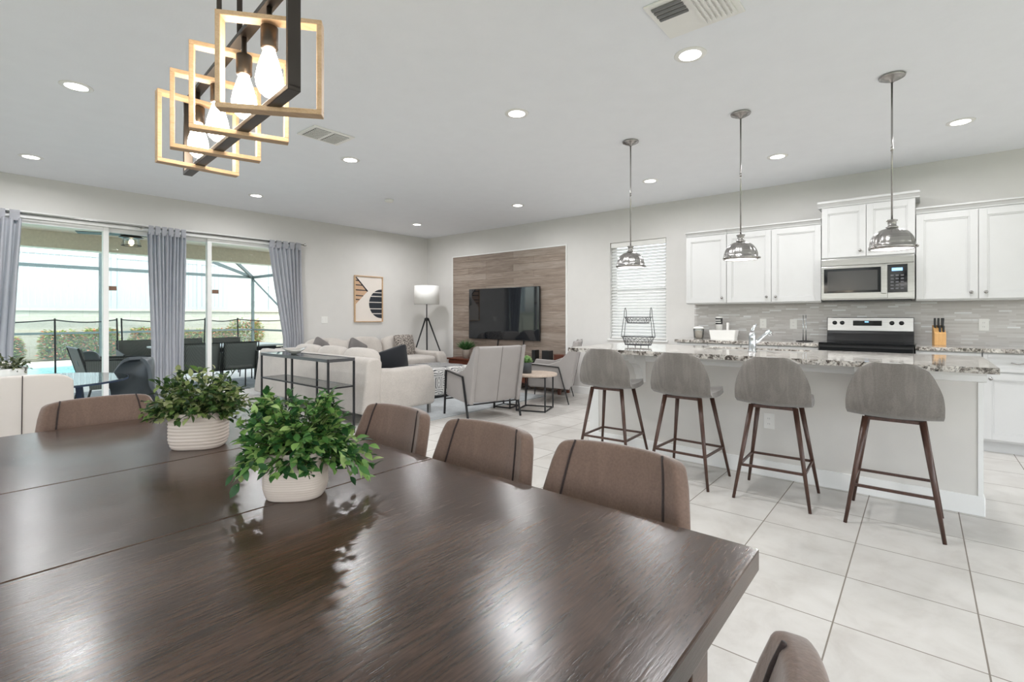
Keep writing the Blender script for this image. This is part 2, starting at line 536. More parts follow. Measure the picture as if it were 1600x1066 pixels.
# ------------------------------------------------------------------ mesh helpers
class MB:
    def __init__(s):
        s.bm = bmesh.new()
    def _xf(s, vs_, mat):
        if mat is not None:
            for v in vs_:
                v.co = mat @ v.co
    def box(s, x0, x1, y0, y1, z0, z1, mat=None):
        c = [(x0, y0, z0), (x1, y0, z0), (x1, y1, z0), (x0, y1, z0), (x0, y0, z1), (x1, y0, z1), (x1, y1, z1), (x0, y1, z1)]
        v = [s.bm.verts.new(p) for p in c]
        for f in ((3, 2, 1, 0), (4, 5, 6, 7), (0, 1, 5, 4), (1, 2, 6, 5), (2, 3, 7, 6), (3, 0, 4, 7)):
            s.bm.faces.new([v[i] for i in f])
        s._xf(v, mat)
        return s
    def tube(s, a, b, r0, r1=None, n=12, caps=True):
        a = Vector(a); b = Vector(b)
        r1 = r0 if r1 is None else r1
        q = (b - a).to_track_quat('Z', 'Y')
        A = []; B = []
        for i in range(n):
            d = q @ Vector((math.cos(2 * PI * i / n), math.sin(2 * PI * i / n), 0))
            A.append(s.bm.verts.new(a + d * r0)); B.append(s.bm.verts.new(b + d * r1))
        for i in range(n):
            j = (i + 1) % n
            s.bm.faces.new((A[i], A[j], B[j], B[i]))
        if caps:
            s.bm.faces.new(A[::-1]); s.bm.faces.new(B)
        return s
    def bar(s, a, b, w, h, up=(0, 0, 1)):
        a = Vector(a); b = Vector(b); d = (b - a).normalized()
        up = Vector(up)
        if abs(d.dot(up)) > 0.98:
            up = Vector((1, 0, 0))
        sx = d.cross(up).normalized(); sz = sx.cross(d).normalized()
        v = []
        for p in (a, b):
            for i, j in ((-1, -1), (1, -1), (1, 1), (-1, 1)):
                v.append(s.bm.verts.new(p + sx * (i * w / 2) + sz * (j * h / 2)))
        for f in ((3, 2, 1, 0), (4, 5, 6, 7), (0, 1, 5, 4), (1, 2, 6, 5), (2, 3, 7, 6), (3, 0, 4, 7)):
            s.bm.faces.new([v[i] for i in f])
        return s
    def path(s, pts, r, n=8, closed=False):
        pts = [Vector(p) for p in pts]
        rings = []
        N = len(pts)
        prev = None
        for i, p in enumerate(pts):
            if closed:
                d = pts[(i + 1) % N] - pts[i - 1]
            else:
                d = pts[min(i + 1, N - 1)] - pts[max(i - 1, 0)]
            d.normalize()
            if prev is None:
                x = d.orthogonal().normalized()
            else:
                x = (prev - d * prev.dot(d)).normalized()
            prev = x
            y = d.cross(x)
            rr = r(i / max(1, N - 1)) if callable(r) else r
            rings.append([s.bm.verts.new(p + (x * math.cos(2 * PI * k / n) + y * math.sin(2 * PI * k / n)) * rr) for k in range(n)])
        m = N if closed else N - 1
        for i in range(m):
            A = rings[i]; B = rings[(i + 1) % N]
            for k in range(n):
                l = (k + 1) % n
                s.bm.faces.new((A[k], A[l], B[l], B[k]))
        if not closed:
            s.bm.faces.new(rings[0][::-1]); s.bm.faces.new(rings[-1])
        return s
    def lathe(s, prof, n=32, c=(0, 0, 0), mat=None, fn=None, caps=True):
        rings = []
        al = []
        for r, z in prof:
            ring = []
            for i in range(n):
                a = 2 * PI * i / n
                x, y, zz = r * math.cos(a), r * math.sin(a), z
                if fn:
                    x, y, zz = fn(a, r, z)
                v = s.bm.verts.new((c[0] + x, c[1] + y, c[2] + zz))
                ring.append(v); al.append(v)
            rings.append(ring)
        for A, B in zip(rings, rings[1:]):
            for i in range(n):
                j = (i + 1) % n
                s.bm.faces.new((A[i], A[j], B[j], B[i]))
        if caps:
            s.bm.faces.new(rings[0][::-1]); s.bm.faces.new(rings[-1])
        s._xf(al, mat)
        return s
    def prism(s, pts, axis, a, b):
        # pts: 2D outline; axis 'x','y','z' extrusion from a to b
        def P(p, t):
            return {'x': (t, p[0], p[1]), 'y': (p[0], t, p[1]), 'z': (p[0], p[1], t)}[axis]
        A = [s.bm.verts.new(P(p, a)) for p in pts]
        B = [s.bm.verts.new(P(p, b)) for p in pts]
        n = len(pts)
        for i in range(n):
            j = (i + 1) % n
            s.bm.faces.new((A[i], A[j], B[j], B[i]))
        s.bm.faces.new(A[::-1]); s.bm.faces.new(B)
        return s
    def soft(s, sx, sy, sz, c=(0, 0, 0), k=6.0, n=8, pinch=0.0, mat=None, sag=0.0):
        # rounded-box cushion; pinch makes the edges thin like a throw pillow
        vd = {}
        al = []
        def vert(i, j, l):
            key = (i, j, l)
            if key in vd:
                return vd[key]
            p = Vector((2 * i / n - 1, 2 * j / n - 1, 2 * l / n - 1))
            L = (abs(p.x) ** k + abs(p.y) ** k + abs(p.z) ** k) ** (1 / k)
            q = p / L
            if pinch:
                e = (1 - abs(q.x) ** 2.5 * 0.92) * (1 - abs(q.y) ** 2.5 * 0.92)
                q.z *= (1 - pinch) + pinch * e
            z = q.z * sz - sag * (1 - abs(q.x) ** 2) * (1 if q.z > 0 else 0)
            v = s.bm.verts.new((c[0] + q.x * sx, c[1] + q.y * sy, c[2] + z))
            vd[key] = v; al.append(v)
            return v
        for a in range(n):
            for b in range(n):
                s.bm.faces.new((vert(a, b, 0), vert(a, b + 1, 0), vert(a + 1, b + 1, 0), vert(a + 1, b, 0)))
                s.bm.faces.new((vert(a, b, n), vert(a + 1, b, n), vert(a + 1, b + 1, n), vert(a, b + 1, n)))
                s.bm.faces.new((vert(a, 0, b), vert(a + 1, 0, b), vert(a + 1, 0, b + 1), vert(a, 0, b + 1)))
                s.bm.faces.new((vert(a, n, b), vert(a, n, b + 1), vert(a + 1, n, b + 1), vert(a + 1, n, b)))
                s.bm.faces.new((vert(0, a, b), vert(0, a, b + 1), vert(0, a + 1, b + 1), vert(0, a + 1, b)))
                s.bm.faces.new((vert(n, a, b), vert(n, a + 1, b), vert(n, a + 1, b + 1), vert(n, a, b + 1)))
        s._xf(al, mat)
        return s
    def grid(s, fn, nu, nv):
        g = [[s.bm.verts.new(fn(i / nu, j / nv)) for j in range(nv + 1)] for i in range(nu + 1)]
        for i in range(nu):
            for j in range(nv):
                s.bm.faces.new((g[i][j], g[i + 1][j], g[i + 1][j + 1], g[i][j + 1]))
        return s
    def build(s, name, mat, parent=None, smooth=False, bevel=0.0, solid=0.0, subsurf=0, seg=2, offset=-1, ang=40):
        me = bpy.data.meshes.new(name)
        bmesh.ops.recalc_face_normals(s.bm, faces=s.bm.faces)
        s.bm.to_mesh(me)
        s.bm.free()
        me.materials.append(mat)
        o = bpy.data.objects.new(name, me)
        COL.objects.link(o)
        if parent is not None:
            o.parent = parent
        if solid:
            md = o.modifiers.new('solid', 'SOLIDIFY')
            md.thickness = solid
            md.offset = offset
        if bevel:
            md = o.modifiers.new('bevel', 'BEVEL')
            md.width = bevel
            md.segments = seg
            md.limit_method = 'ANGLE'
            md.angle_limit = R(ang)
        if subsurf:
            md = o.modifiers.new('sub', 'SUBSURF')
            md.levels = subsurf
            md.render_levels = subsurf
        if smooth or subsurf:
            me.shade_smooth() if hasattr(me, 'shade_smooth') else None
            for p in me.polygons:
                p.use_smooth = True
        return o

def leaves(name, mat, parent, spots, L=0.03, Wd=0.016, rnd=None, curl=0.25):
    """one mesh of shaped, folded leaves; spots = list of (pos, dir)"""
    rnd = rnd or random
    vs_, fs, vals = [], [], []
    for p, d in spots:
        p = Vector(p); d = Vector(d).normalized()
        up = Vector((rnd.uniform(-.6, .6), rnd.uniform(-.6, .6), 1))
        sx = d.cross(up)
        if sx.length < 1e-3:
            sx = Vector((1, 0, 0))
        sx.normalize(); nz = sx.cross(d).normalized()
        l = L * rnd.uniform(0.7, 1.25); w = Wd * rnd.uniform(0.75, 1.2)
        b = len(vs_)
        prof = [(0, 0.05), (0.25, 0.75), (0.5, 1.0), (0.75, 0.72), (1.0, 0.04)]
        for t_, wf in prof:
            c = p + d * (l * t_) + nz * (-curl * l * t_ * t_)
            vs_.append(c - sx * (w * wf / 2) + nz * (0.18 * w * wf))
            vs_.append(c)
            vs_.append(c + sx * (w * wf / 2) + nz * (0.18 * w * wf))
        val = rnd.random()
        for i in range(4):
            for k in range(2):
                a = b + i * 3 + k
                fs.append((a, a + 1, a + 4, a + 3)); vals.append(val)
    me = bpy.data.meshes.new(name)
    me.from_pydata([tuple(v) for v in vs_], [], fs)
    at = me.attributes.new('leaf', 'FLOAT', 'FACE')
    at.data.foreach_set('value', vals)
    me.materials.append(mat)
    for pl in me.polygons:
        pl.use_smooth = True
    o = bpy.data.objects.new(name, me)
    COL.objects.link(o)
    if parent is not None:
        o.parent = parent
    return o

def tag(o, label, cat, group=None, kind=None):
    if label: o['label'] = label
    if cat: o['category'] = cat
    if group: o['group'] = group
    if kind: o['kind'] = kind
    return o

def thing(name, loc, rz=0.0, label=None, cat=None, group=None, kind=None):
    o = bpy.data.objects.new(name, None)
    COL.objects.link(o)
    o.location = loc
    o.rotation_euler = (0, 0, rz)
    o.empty_display_size = 0.1
    return tag(o, label, cat, group, kind)

def struct(o):
    o['kind'] = 'structure'
    return o

def copy_tree(o, parent=None):
    c = o.copy()
    COL.objects.link(c)
    c.parent = parent
    for ch in list(o.children):
        copy_tree(ch, c)
    return c

def dup(o, loc, rz, label, group=None):
    c = copy_tree(o)
    c.location = loc
    c.rotation_euler = (0, 0, rz)
    c['label'] = label
    if group: c['group'] = group
    return c

# ------------------------------------------------------------------ the setting
XK, YL, CZ = 6.68, 7.80, 2.81
XB, YB = -3.2, -4.2
struct(MB().box(XB, XK, YB, YL, -0.12, 0.0).build('floor', M['floor']))
struct(MB().box(XB - .2, XK + .2, YB - .2, YL + .2, CZ, CZ + 0.2).build('ceiling', M['ceiling']))
# kitchen wall with a window hole
WY0, WY1, WZ0, WZ1 = 2.74, 3.62, 0.88, 2.32
b = MB()
b.box(XK, XK + .2, YB, WY0, 0, CZ).box(XK, XK + .2, WY1, YL, 0, CZ).box(XK, XK + .2, WY0, WY1, 0, WZ0).box(XK, XK + .2, WY0, WY1, WZ1, CZ)
struct(b.build('wall_right', M['wall']))
# garden wall with the sliding door opening
DX0, DX1, DZ = 0.36, 3.90, 2.38
b = MB()
b.box(XB, DX0, YL, YL + .2, 0, CZ).box(DX1, XK + .2, YL, YL + .2, 0, CZ).box(DX0, DX1, YL, YL + .2, DZ, CZ)
struct(b.build('wall_left', M['wall']))
# walls behind the camera; unseen window openings, enlarged to let in fill skylight
b = MB()
for a0, a1 in ((YB, -3.6), (-1.6, -1.3), (0.7, 1.0), (3.0, 3.6), (5.6, YL)):
    b.box(XB - .2, XB, a0, a1, 0, CZ)
for a0, a1 in ((-3.6, -1.6), (-1.3, 0.7), (1.0, 3.0), (3.6, 5.6)):
    b.box(XB - .2, XB, a0, a1, 0, 0.4).box(XB - .2, XB, a0, a1, 2.5, CZ)
struct(b.build('wall_back', M['wall']))
b = MB()
b.box(XB - .2, -2.6, YB - .2, YB, 0, CZ).box(0.4, 1.0, YB - .2, YB, 0, CZ).box(4.0, 4.4, YB - .2, YB, 0, CZ).box(6.2, XK + .2, YB - .2, YB, 0, CZ)
for a0, a1 in ((-2.6, .4), (1.0, 4.0), (4.4, 6.2)):
    b.box(a0, a1, YB - .2, YB, 2.5, CZ).box(a0, a1, YB - .2, YB, 0, .3)
struct(b.build('wall_front', M['wall']))
def baseboard(name, x0, x1, y0, y1, face):
    b = MB().box(x0, x1, y0, y1, 0, 0.11)
    struct(b.build(name, M['white'], bevel=0.006))
baseboard('baseboard_left', DX1 + .05, XK - .03, YL - .016, YL, 'y')
baseboard('baseboard_right', XK - .016, XK, 2.4, 4.34, 'x')
baseboard('baseboard_corner', XK - .016, XK, 7.08, YL - .016, 'x')

# window_1: frame, sash, glass; a blind hangs inside
w = thing('window_1', (XK, (WY0 + WY1) / 2, WZ0), kind='structure')
hw = (WY1 - WY0) / 2; hh = WZ1 - WZ0
b = MB()
for y0, y1, z0, z1 in ((-hw, hw, 0, .05), (-hw, hw, hh - .05, hh), (-hw, -hw + .05, .05, hh - .05), (hw - .05, hw, .05, hh - .05), (-hw + .05, hw - .05, hh / 2 - .02, hh / 2 + .02)):
    b.box(0.10, 0.15, y0, y1, z0, z1)
b.build('window_frame', M['white'], w)
MB().box(0.12, 0.126, -hw + .05, hw - .05, .05, hh - .05).build('pane', M['clear'], w)
MB().box(-0.02, 0.10, -hw - .03, hw + .03, -0.025, 0.0).build('window_sill', M['white'], w, bevel=.004)
bl = thing('window_blind', (XK + .045, (WY0 + WY1) / 2, WZ0), 0, 'white slatted horizontal blind lowered over the kitchen wall window', 'window blind')
b = MB()
z = .04; hwb = hw - .012
while z < hh - .09:
    m_ = Matrix.Translation((0, 0, z)) @ Matrix.Rotation(R(-56), 4, 'Y')
    b.box(-.024, .024, -hwb, hwb, -.0015, .0015, m_)
    z += .0445
translucent(M['slat'], rgb(250, 250, 249), .5)
b.build('slats', M['slat'], bl)
MB().box(-.03, .03, -hwb, hwb, hh - .075, hh - .003).build('headrail', M['plastic'], bl, bevel=.004)
MB().box(-.024, .024, -hwb, hwb, .004, .024).build('bottom_rail', M['plastic'], bl, bevel=.003)
b = MB()
for y in (-.3, 0, .3):
    b.tube((-.028, y, .02), (-.028, y, hh - .05), .0012, n=6)
b.build('ladder_cord', M['plastic'], bl)
MB().tube((-.036, .32, hh - .06), (-.036, .32, .6), .003, n=8).build('tilt_wand', M['plastic'], bl)

# door_1: three sliding glass panels in a white frame
d = thing('door_1', (0, YL, 0), kind='structure')
b = MB()
b.box(DX0, DX1, .03, .17, DZ - .045, DZ).box(DX0, DX0 + .04, .03, .17, 0, DZ - .045).box(DX1 - .04, DX1, .03, .17, 0, DZ - .045).box(DX0 + .04, DX1 - .04, .03, .17, 0, .035)
b.build('door_frame', M['white'], d, bevel=.003)
edges = [DX0 + .04, 1.505, 2.675, DX1 - .04]
for i in range(3):
    a0, a1 = edges[i] - (.028 if i else 0), edges[i + 1] + (.028 if i < 2 else 0)
    y0 = .06 if i % 2 == 0 else .105
    b = MB()
    st = .055
    b.box(a0, a0 + st, y0, y0 + .035, .036, DZ - .046).box(a1 - st, a1, y0, y0 + .035, .036, DZ - .046)
    b.box(a0 + st, a1 - st, y0, y0 + .035, DZ - .1, DZ - .046).box(a0 + st, a1 - st, y0, y0 + .035, .036, .12)
    p = b.build('sliding_panel', M['white'], d, bevel=.003)
    MB().box(a0 + st, a1 - st, y0 + .014, y0 + .02, .12, DZ - .1).build('glass_pane', M['glass'], p)
    if i > 0:
        MB().box(a0 + st + .002, a0 + st + .085, y0 - .012, y0 + .0, 1.545, 1.60).build('lock_tag', plain('brown tag %d' % i, rgb(122, 92, 74), .5), p)
# casing
b = MB()
b.box(DX1, DX1 + .03, YL - .012, YL + .03, 0, DZ + .03).box(DX0 - .03, DX1 + .03, YL - .012, YL + .03, DZ, DZ + .03).box(DX0 - .03, DX0, YL - .012, YL + .03, 0, DZ)
struct(b.build('trim_1', M['white'], bevel=.003))

# wood feature wall with white edge trim
wp = thing('feature_wall_panel', (XK, 0, 0), 0, 'grey brown horizontal plank panel covering the wall behind the television', 'wall panel')
MB().box(-.018, -.001, 4.40, 7.02, 0.0, 2.355).build('planks', M['plank'], wp)
b = MB()
b.box(-.026, -.001, 4.38, 4.40, 0, 2.375).box(-.026, -.001, 7.02, 7.04, 0, 2.375).box(-.026, -.001, 4.40, 7.02, 2.355, 2.375)
b.build('edge_trim', M['white'], wp)

# ------------------------------------------------------------------ ceiling fittings
def make_can(x, y, label):
    t = thing('recessed_ceiling_light', (x, y, CZ), 0, label, 'ceiling light', 'recessed ceiling lights')
    MB().lathe([(.064, -.004), (.090, -.003), (.094, 0), (.064, 0)], 40, caps=False).build('trim_ring', M['plastic'], t, smooth=True)
    MB().lathe([(.065, -.0035), (.065, -.001)], 40).build('lens', M['can'], t)
    l = bpy.data.lights.new('can_lamp', 'AREA')
    l.shape = 'DISK'; l.size = .12; l.energy = CAN_POWER; l.color = (.985, .985, 1.0); l.spread = R(172)
    lo = bpy.data.objects.new('can_lamp', l)
    COL.objects.link(lo)
    lo.parent = t
    lo.location = (0, 0, -.012)
    return t
cans = [(3.0, 1.08, 'recessed ceiling light nearest the camera, left of the kitchen pendants'),
        (3.0, 2.44, 'recessed ceiling light over the walkway left of the far island pendant'),
        (0.70, 4.50, 'recessed ceiling light left of the wooden frame chandelier'),
        (0.72, 6.84, 'recessed ceiling light above the left end of the sliding door, at the photo edge'),
        (2.81, 4.47, 'recessed ceiling light just right of the square ceiling vent'),
        (2.85, 6.75, 'recessed ceiling light above the right half of the sliding door'),
        (5.53, 6.73, 'recessed ceiling light in the far corner above the floor lamp side'),
        (5.50, 4.455, 'recessed ceiling light above the television'),
        (5.50, 2.45, 'recessed ceiling light in front of the blind-covered window'),
        (5.47, 1.10, 'recessed ceiling light above the left wall cabinets'),
        (5.45, -0.25, 'rightmost recessed ceiling light, right of the nearest pendant')]
for c_ in cans:
    make_can(*c_)

v = thing('ceiling_vent', (2.29, 4.02, CZ), 0, 'square white ceiling vent with two slotted grilles near the chandelier', 'ceiling vent')
MB().box(-.19, .19, -.15, .15, -.012, 0).build('frame', M['plastic'], v, bevel=.004)
for x0 in (-.16, .01):
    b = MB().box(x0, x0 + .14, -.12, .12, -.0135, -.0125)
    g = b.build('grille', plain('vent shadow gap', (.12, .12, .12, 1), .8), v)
    b = MB()
    for i in range(9):
        yy = -.11 + i * .0275
        b.box(x0 + .003, x0 + .137, yy - .004, yy + .004, -.019, -.0137)
    b.build('slats', M['plastic'], g)
v = thing('ceiling_vent', (2.58, .90, CZ), 0, 'larger white ceiling vent cut by the top edge of the photo', 'ceiling vent')
MB().box(-.20, .16, -.20, .20, -.012, 0).build('frame', M['plastic'], v, bevel=.004)
b = MB()
for i in range(4):
    b.box(-.17 + i * .035, -.15 + i * .035, .02, .17, -.02, -.0125)
b.build('slats', plain('vent dark slat', (.18, .18, .18, 1), .8), v)
b = MB()
for i in range(7):
    b.box(-.16, .12, -.17 + i * .025, -.158 + i * .025, -.022, -.0125)
b.build('slats', M['plastic'], v)
sm = MB().lathe([(.06, 0), (.062, -.02), (.05, -.032), (.02, -.036)], 24)
o = sm.build('smoke_detector', M['plastic'], smooth=True); o.location = (4.11, 5.59, CZ)
tag(o, 'small round white smoke detector on the ceiling before the living area', 'smoke detector')

# ------------------------------------------------------------------ pendants
def pendant():
    t = thing('pendant_light', (0, 0, CZ))
    tag(t, '', 'pendant light', 'kitchen island pendants')
    MB().lathe([(.068, 0), (.074, -.006), (.07, -.016), (.05, -.02), (.046, -.028), (.02, -.03), (.012, -.045)], 36).build('canopy', M['nickel'], t, smooth=True)
    MB().tube((0, 0, -.04), (0, 0, -.955), .0055, n=12).tube((0, 0, -.47), (0, 0, -.5), .0075, n=12).build('rod', M['nickel'], t, smooth=True)
    zt = -.95
    MB().lathe([(.010, zt), (.030, zt - .005), (.032, zt - .012), (.024, zt - .016), (.024, zt - .045), (.034, zt - .05), (.034, zt - .058), (.028, zt - .064)], 28).build('socket_cap', M['nickel'], t, smooth=True)
    prof = []
    for i in range(13):
        a = i / 12 * PI / 2
        prof.append((.026 + .096 * math.sin(a), zt - .062 - .115 * (1 - math.cos(a))))
    prof += [(.128, zt - .180), (.130, zt - .186), (.127, zt - .196), (.118, zt - .200)]
    def flute(a, r, z):
        k = 1.0 + .045 * (abs(math.cos(7 * a)) - .5) * min(1, max(0, (r - .04) / .05)) * (1 if z > zt - .17 else 0)
        return (r * k * math.cos(a), r * k * math.sin(a), z)
    sh = MB().lathe(prof, 96, fn=flute, caps=False).build('shade', M['nickel'], t, smooth=True, solid=.002)
    for k in range(3):
        a = k * 2 * PI / 3 + 2.4
        MB().soft(.009, .009, .009, (.134 * math.cos(a), .134 * math.sin(a), zt - .188), 2.0, 4).build('thumb_screw', M['nickel'], sh, smooth=True)
    MB().lathe([(.02, zt - .168), (.115, zt - .186), (.117, zt - .196), (.02, zt - .199)], 40).build('diffuser', M['pendlens'], t, smooth=True)
    l = bpy.data.lights.new('pendant_lamp', 'AREA')
    l.shape = 'DISK'; l.size = .2; l.energy = PEND_POWER; l.color = (1, .96, .92)
    lo = bpy.data.objects.new('pendant_lamp', l)
    COL.objects.link(lo)
    lo.parent = t
    lo.location = (0, 0, zt - .206)
    return t
p0 = pendant()
p0.location = (4.11, .147, CZ)
p0['label'] = 'domed nickel pendant light at the near end of the island, in front of the microwave'
dup(p0, (4.11, 1.085, CZ), R(20), 'domed nickel pendant light over the middle of the island, before the left wall cabinets')
dup(p0, (4.135, 2.03, CZ), R(45), 'domed nickel pendant light at the far end of the island, before the window blind')

# ------------------------------------------------------------------ chandelier
F_ = (math.cos(R(39.68)), math.sin(R(39.68)))
def ld(l, d):          # lateral / forward distances on the floor plan, metres
    return Vector((F_[0] * d + F_[1] * l, F_[1] * d - F_[0] * l, 0))
ax0 = Vector((.492, 1.015, 0)); axd = Vector((.085, .99, 0)).normalized()
ch = thing('linear_chandelier', (.53, 1.42, CZ), 0, 'chandelier of pale wood squares on a dark bar with four bulbs above the dining table', 'chandelier')
off = Vector((.53, 1.42, CZ))
def ap(s_, z_): return ax0 + axd * s_ + Vector((0, 0, z_)) - off
ZB, ZT = 1.685, 1.915
b = MB()
side = Vector((axd.y, -axd.x, 0))
A0, A1 = -.035, .835
w_, th_ = .026, .012
b.bar(ap(A0, ZB), ap(A1, ZB), w_, th_).bar(ap(A0, ZT), ap(A1, ZT), w_, th_)
b.bar(ap(A0 + .006, ZB), ap(A0 + .006, ZT), w_, th_, side.cross(Vector((0, 0, 1)))).bar(ap(A1 - .006, ZB), ap(A1 - .006, ZT), w_, th_, side.cross(Vector((0, 0, 1))))
b.build('centre_frame', M['bronze'], ch, bevel=.0015)
# far frame geometry is measured square by square: centre along the bar and yaw
sq = [(.095, 79), (.30, 62), (.505, 55), (.695, 43)]
for i, (s_, ang) in enumerate(sq):
    c0 = ax0 + axd * s_
    a_ = R(39.68) - R(ang)
    u_ = Vector((math.cos(a_), math.sin(a_), 0))
    n_ = Vector((-u_.y, u_.x, 0))
    hwid = .109; zb, zt_ = ZB - .015, ZB + .196
    tk, dp = .011, .030
    b = MB()
    def q(x, z_): return c0 + u_ * x + Vector((0, 0, z_)) - off
    b.bar(q(-hwid, zb + tk / 2), q(hwid, zb + tk / 2), dp, tk).bar(q(-hwid, zt_ - tk / 2), q(hwid, zt_ - tk / 2), dp, tk)
    b.bar(q(-hwid + tk / 2, zb + tk), q(-hwid + tk / 2, zt_ - tk), tk, dp, n_).bar(q(hwid - tk / 2, zb + tk), q(hwid - tk / 2, zt_ - tk), tk, dp, n_)
    b.build('wooden_square', M['oak'], ch, bevel=.0015)
for i, s_ in enumerate((.105, .275, .50, .705)):
    p = ap(s_, ZT - .006)
    sk = MB().lathe([(.006, 0), (.006, -.042), (.018, -.045), (.018, -.090), (.0165, -.093)], 24, c=p).build('bulb_socket', M['bronze2'], ch, smooth=True)
    MB().lathe([(.012, -.093), (.013, -.10), (.018, -.115), (.025, -.14), (.0285, -.16), (.027, -.175), (.020, -.190), (.011, -.198), (.002, -.200)], 28, c=p).build('bulb', M['bulb'], sk, smooth=True)
for s_ in (.31, .485):
    MB().tube(ap(s_, ZT), ap(s_, CZ), .0065, n=12).build('rod', M['bronze'], ch, smooth=True)
MB().box(-.06, .06, -.17, .17, -.025, 0).build('canopy', M['bronze'], ch, bevel=.006).location = ap(.40, CZ)

# ------------------------------------------------------------------ dining table
T0X, T1X, T0Y, T1Y, TZ = -.03, 1.064, .246, 2.695, .76
tb = thing('dining_table', (.517, 1.47, 0), 0, 'long dark espresso brown wooden dining table with a centre leaf, filling the foreground', 'table')
x0, x1 = T0X - .517, T1X - .517
for y0, y1 in ((T0Y - 1.47, 1.219 - 1.47 - .0008), (1.826 - 1.47 + .0008, T1Y - 1.47)):
    MB().box(x0, x1, y0, y1, TZ - .045, TZ).build('tabletop_half', M['table'], tb, bevel=.004)
MB().box(x0, x1, 1.219 - 1.47 + .0008, 1.826 - 1.47 - .0008, TZ - .045, TZ).build('table_leaf', M['table'], tb, bevel=.002)
b = MB()
b.box(x0 + .08, x1 - .08, -1.13, 1.13, TZ - .12, TZ - .046)
b.build('apron', M['table'], tb)
for sx in (-1, 1):
    for sy in (-1, 1):
        cx, cy = sx * .44, sy * 1.1
        MB().box(cx - .045, cx + .045, cy - .045, cy + .045, 0, TZ - .046).build('leg', M['table'], tb, bevel=.004)

# potted plants on the table
def oval_pot(name, parent, rx, ry, h, ribs, rib_d, mat):
    prof = []
    n = ribs * 4
    for i in range(n + 1):
        t_ = i / n
        s_ = .84 + .16 * min(1, (t_ / .25)) ** .5 - .04 * max(0, t_ - .6)
        rr = s_ + (rib_d * math.cos(i * PI / 2) if .08 < t_ < .96 else 0)
        prof.append((rr, h * t_))
    prof = [(.6, 0)] + prof + [(.90, h), (.90, h - .02)]
    def fn(a, r, z):
        e = 0.72
        c, s2 = math.cos(a), math.sin(a)
        return (r * rx * math.copysign(abs(c) ** e, c), r * ry * math.copysign(abs(s2) ** e, s2), z)
    return MB().lathe(prof, 64, fn=fn, caps=True).build(name, mat, parent, smooth=True)

def bush(parent, rx, ry, h, z0, count, mat, seed, L=.036, Wd=.02, droop=.5, twigs=60):
    rnd = random.Random(seed)
    spots = []
    st = MB()
    per = max(1, count // twigs)
    for k in range(twigs):
        a = rnd.uniform(0, 2 * PI)
        el = rnd.uniform(-.25, 1.0)
        tip = Vector((rx * math.cos(a) * math.sqrt(max(0.05, 1 - el * el * .75)) * rnd.uniform(.75, 1.05), ry * math.sin(a) * math.sqrt(max(.05, 1 - el * el * .75)) * rnd.uniform(.75, 1.05), z0 + h * max(el, -.3) * rnd.uniform(.8, 1.05)))
        base = Vector((math.cos(a) * rx * .15, math.sin(a) * ry * .15, z0 - .02))
        mid = (base + tip) / 2 + Vector((0, 0, h * .28 * droop))
        pts = [base.lerp(mid, t_ / 4).lerp(mid.lerp(tip, t_ / 4), t_ / 4) for t_ in range(5)]
        st.path(pts, .0011, 4)
        for j in range(per):
            t_ = .25 + .75 * (j + rnd.random()) / per
            p = base.lerp(mid, t_).lerp(mid.lerp(tip, t_), t_)
            dirn = (tip - base).normalized() * .6 + Vector((rnd.uniform(-1, 1), rnd.uniform(-1, 1), rnd.uniform(-.7, .8)))
            spots.append((p, dirn))
    f = leaves('foliage', mat, parent, spots, L, Wd, rnd)
    st.build('stems', M['stem'], parent)
    return f

pl = thing('potted_plant', (.635, 1.965, TZ), R(-40), 'leafy artificial plant in a horizontally ribbed white pot, farther one on the dining table', 'plant')
oval_pot('pot', pl, .090, .070, .125, 11, .014, M['ceramic'])
MB().lathe([(.065, .105), (.02, .108)], 24, fn=lambda a, r, z: (r * 1.15 * math.cos(a), r * .82 * math.sin(a), z)).build('soil', M['soil'], pl)
bush(pl, .165, .13, .155, .125, 1700, M['leaf1'], 3, .028, .0165, .6, 160)
pl = thing('potted_plant', (.622, 1.238, TZ), R(-44), 'bright green leafy artificial plant in a smooth cream pot, nearer one on the dining table', 'plant')
oval_pot('pot', pl, .076, .062, .118, 20, .004, M['ceramic'])
MB().lathe([(.06, .095), (.02, .1)], 24, fn=lambda a, r, z: (r * 1.15 * math.cos(a), r * .9 * math.sin(a), z)).build('soil', M['soil'], pl)
bush(pl, .150, .13, .160, .112, 1900, M['leaf2'], 8, .028, .0165, .8, 170)
# trailing sprays on the right of the near plant
rnd = random.Random(5)
spots = []
for k in range(16):
    tip = Vector((.160 + rnd.uniform(-.03, .03), rnd.uniform(-.06, .06), .06 + rnd.uniform(-.03, .05)))
    for j in range(11):
        t_ = .35 + .65 * j / 10
        p = Vector((0, 0, .13)).lerp(Vector((.09, tip.y * .6, .17)), t_).lerp(Vector((.09, tip.y * .6, .17)).lerp(tip, t_), t_)
        spots.append((p, Vector((.5, rnd.uniform(-1, 1), rnd.uniform(-1, .5)))))
for k in range(4):
    tip = Vector((-.125 + rnd.uniform(-.02, .02), rnd.uniform(-.04, .04), .045 + rnd.uniform(-.02, .03)))
    for j in range(8):
        t_ = .35 + .65 * j / 7
        p = Vector((0, 0, .13)).lerp(Vector((-.08, tip.y * .6, .15)), t_).lerp(Vector((-.08, tip.y * .6, .15)).lerp(tip, t_), t_)
        spots.append((p, Vector((-.4, rnd.uniform(-1, 1), rnd.uniform(-1, .3)))))
leaves('trailing_sprays', M['leaf2'], pl, spots, .032, .017, rnd)

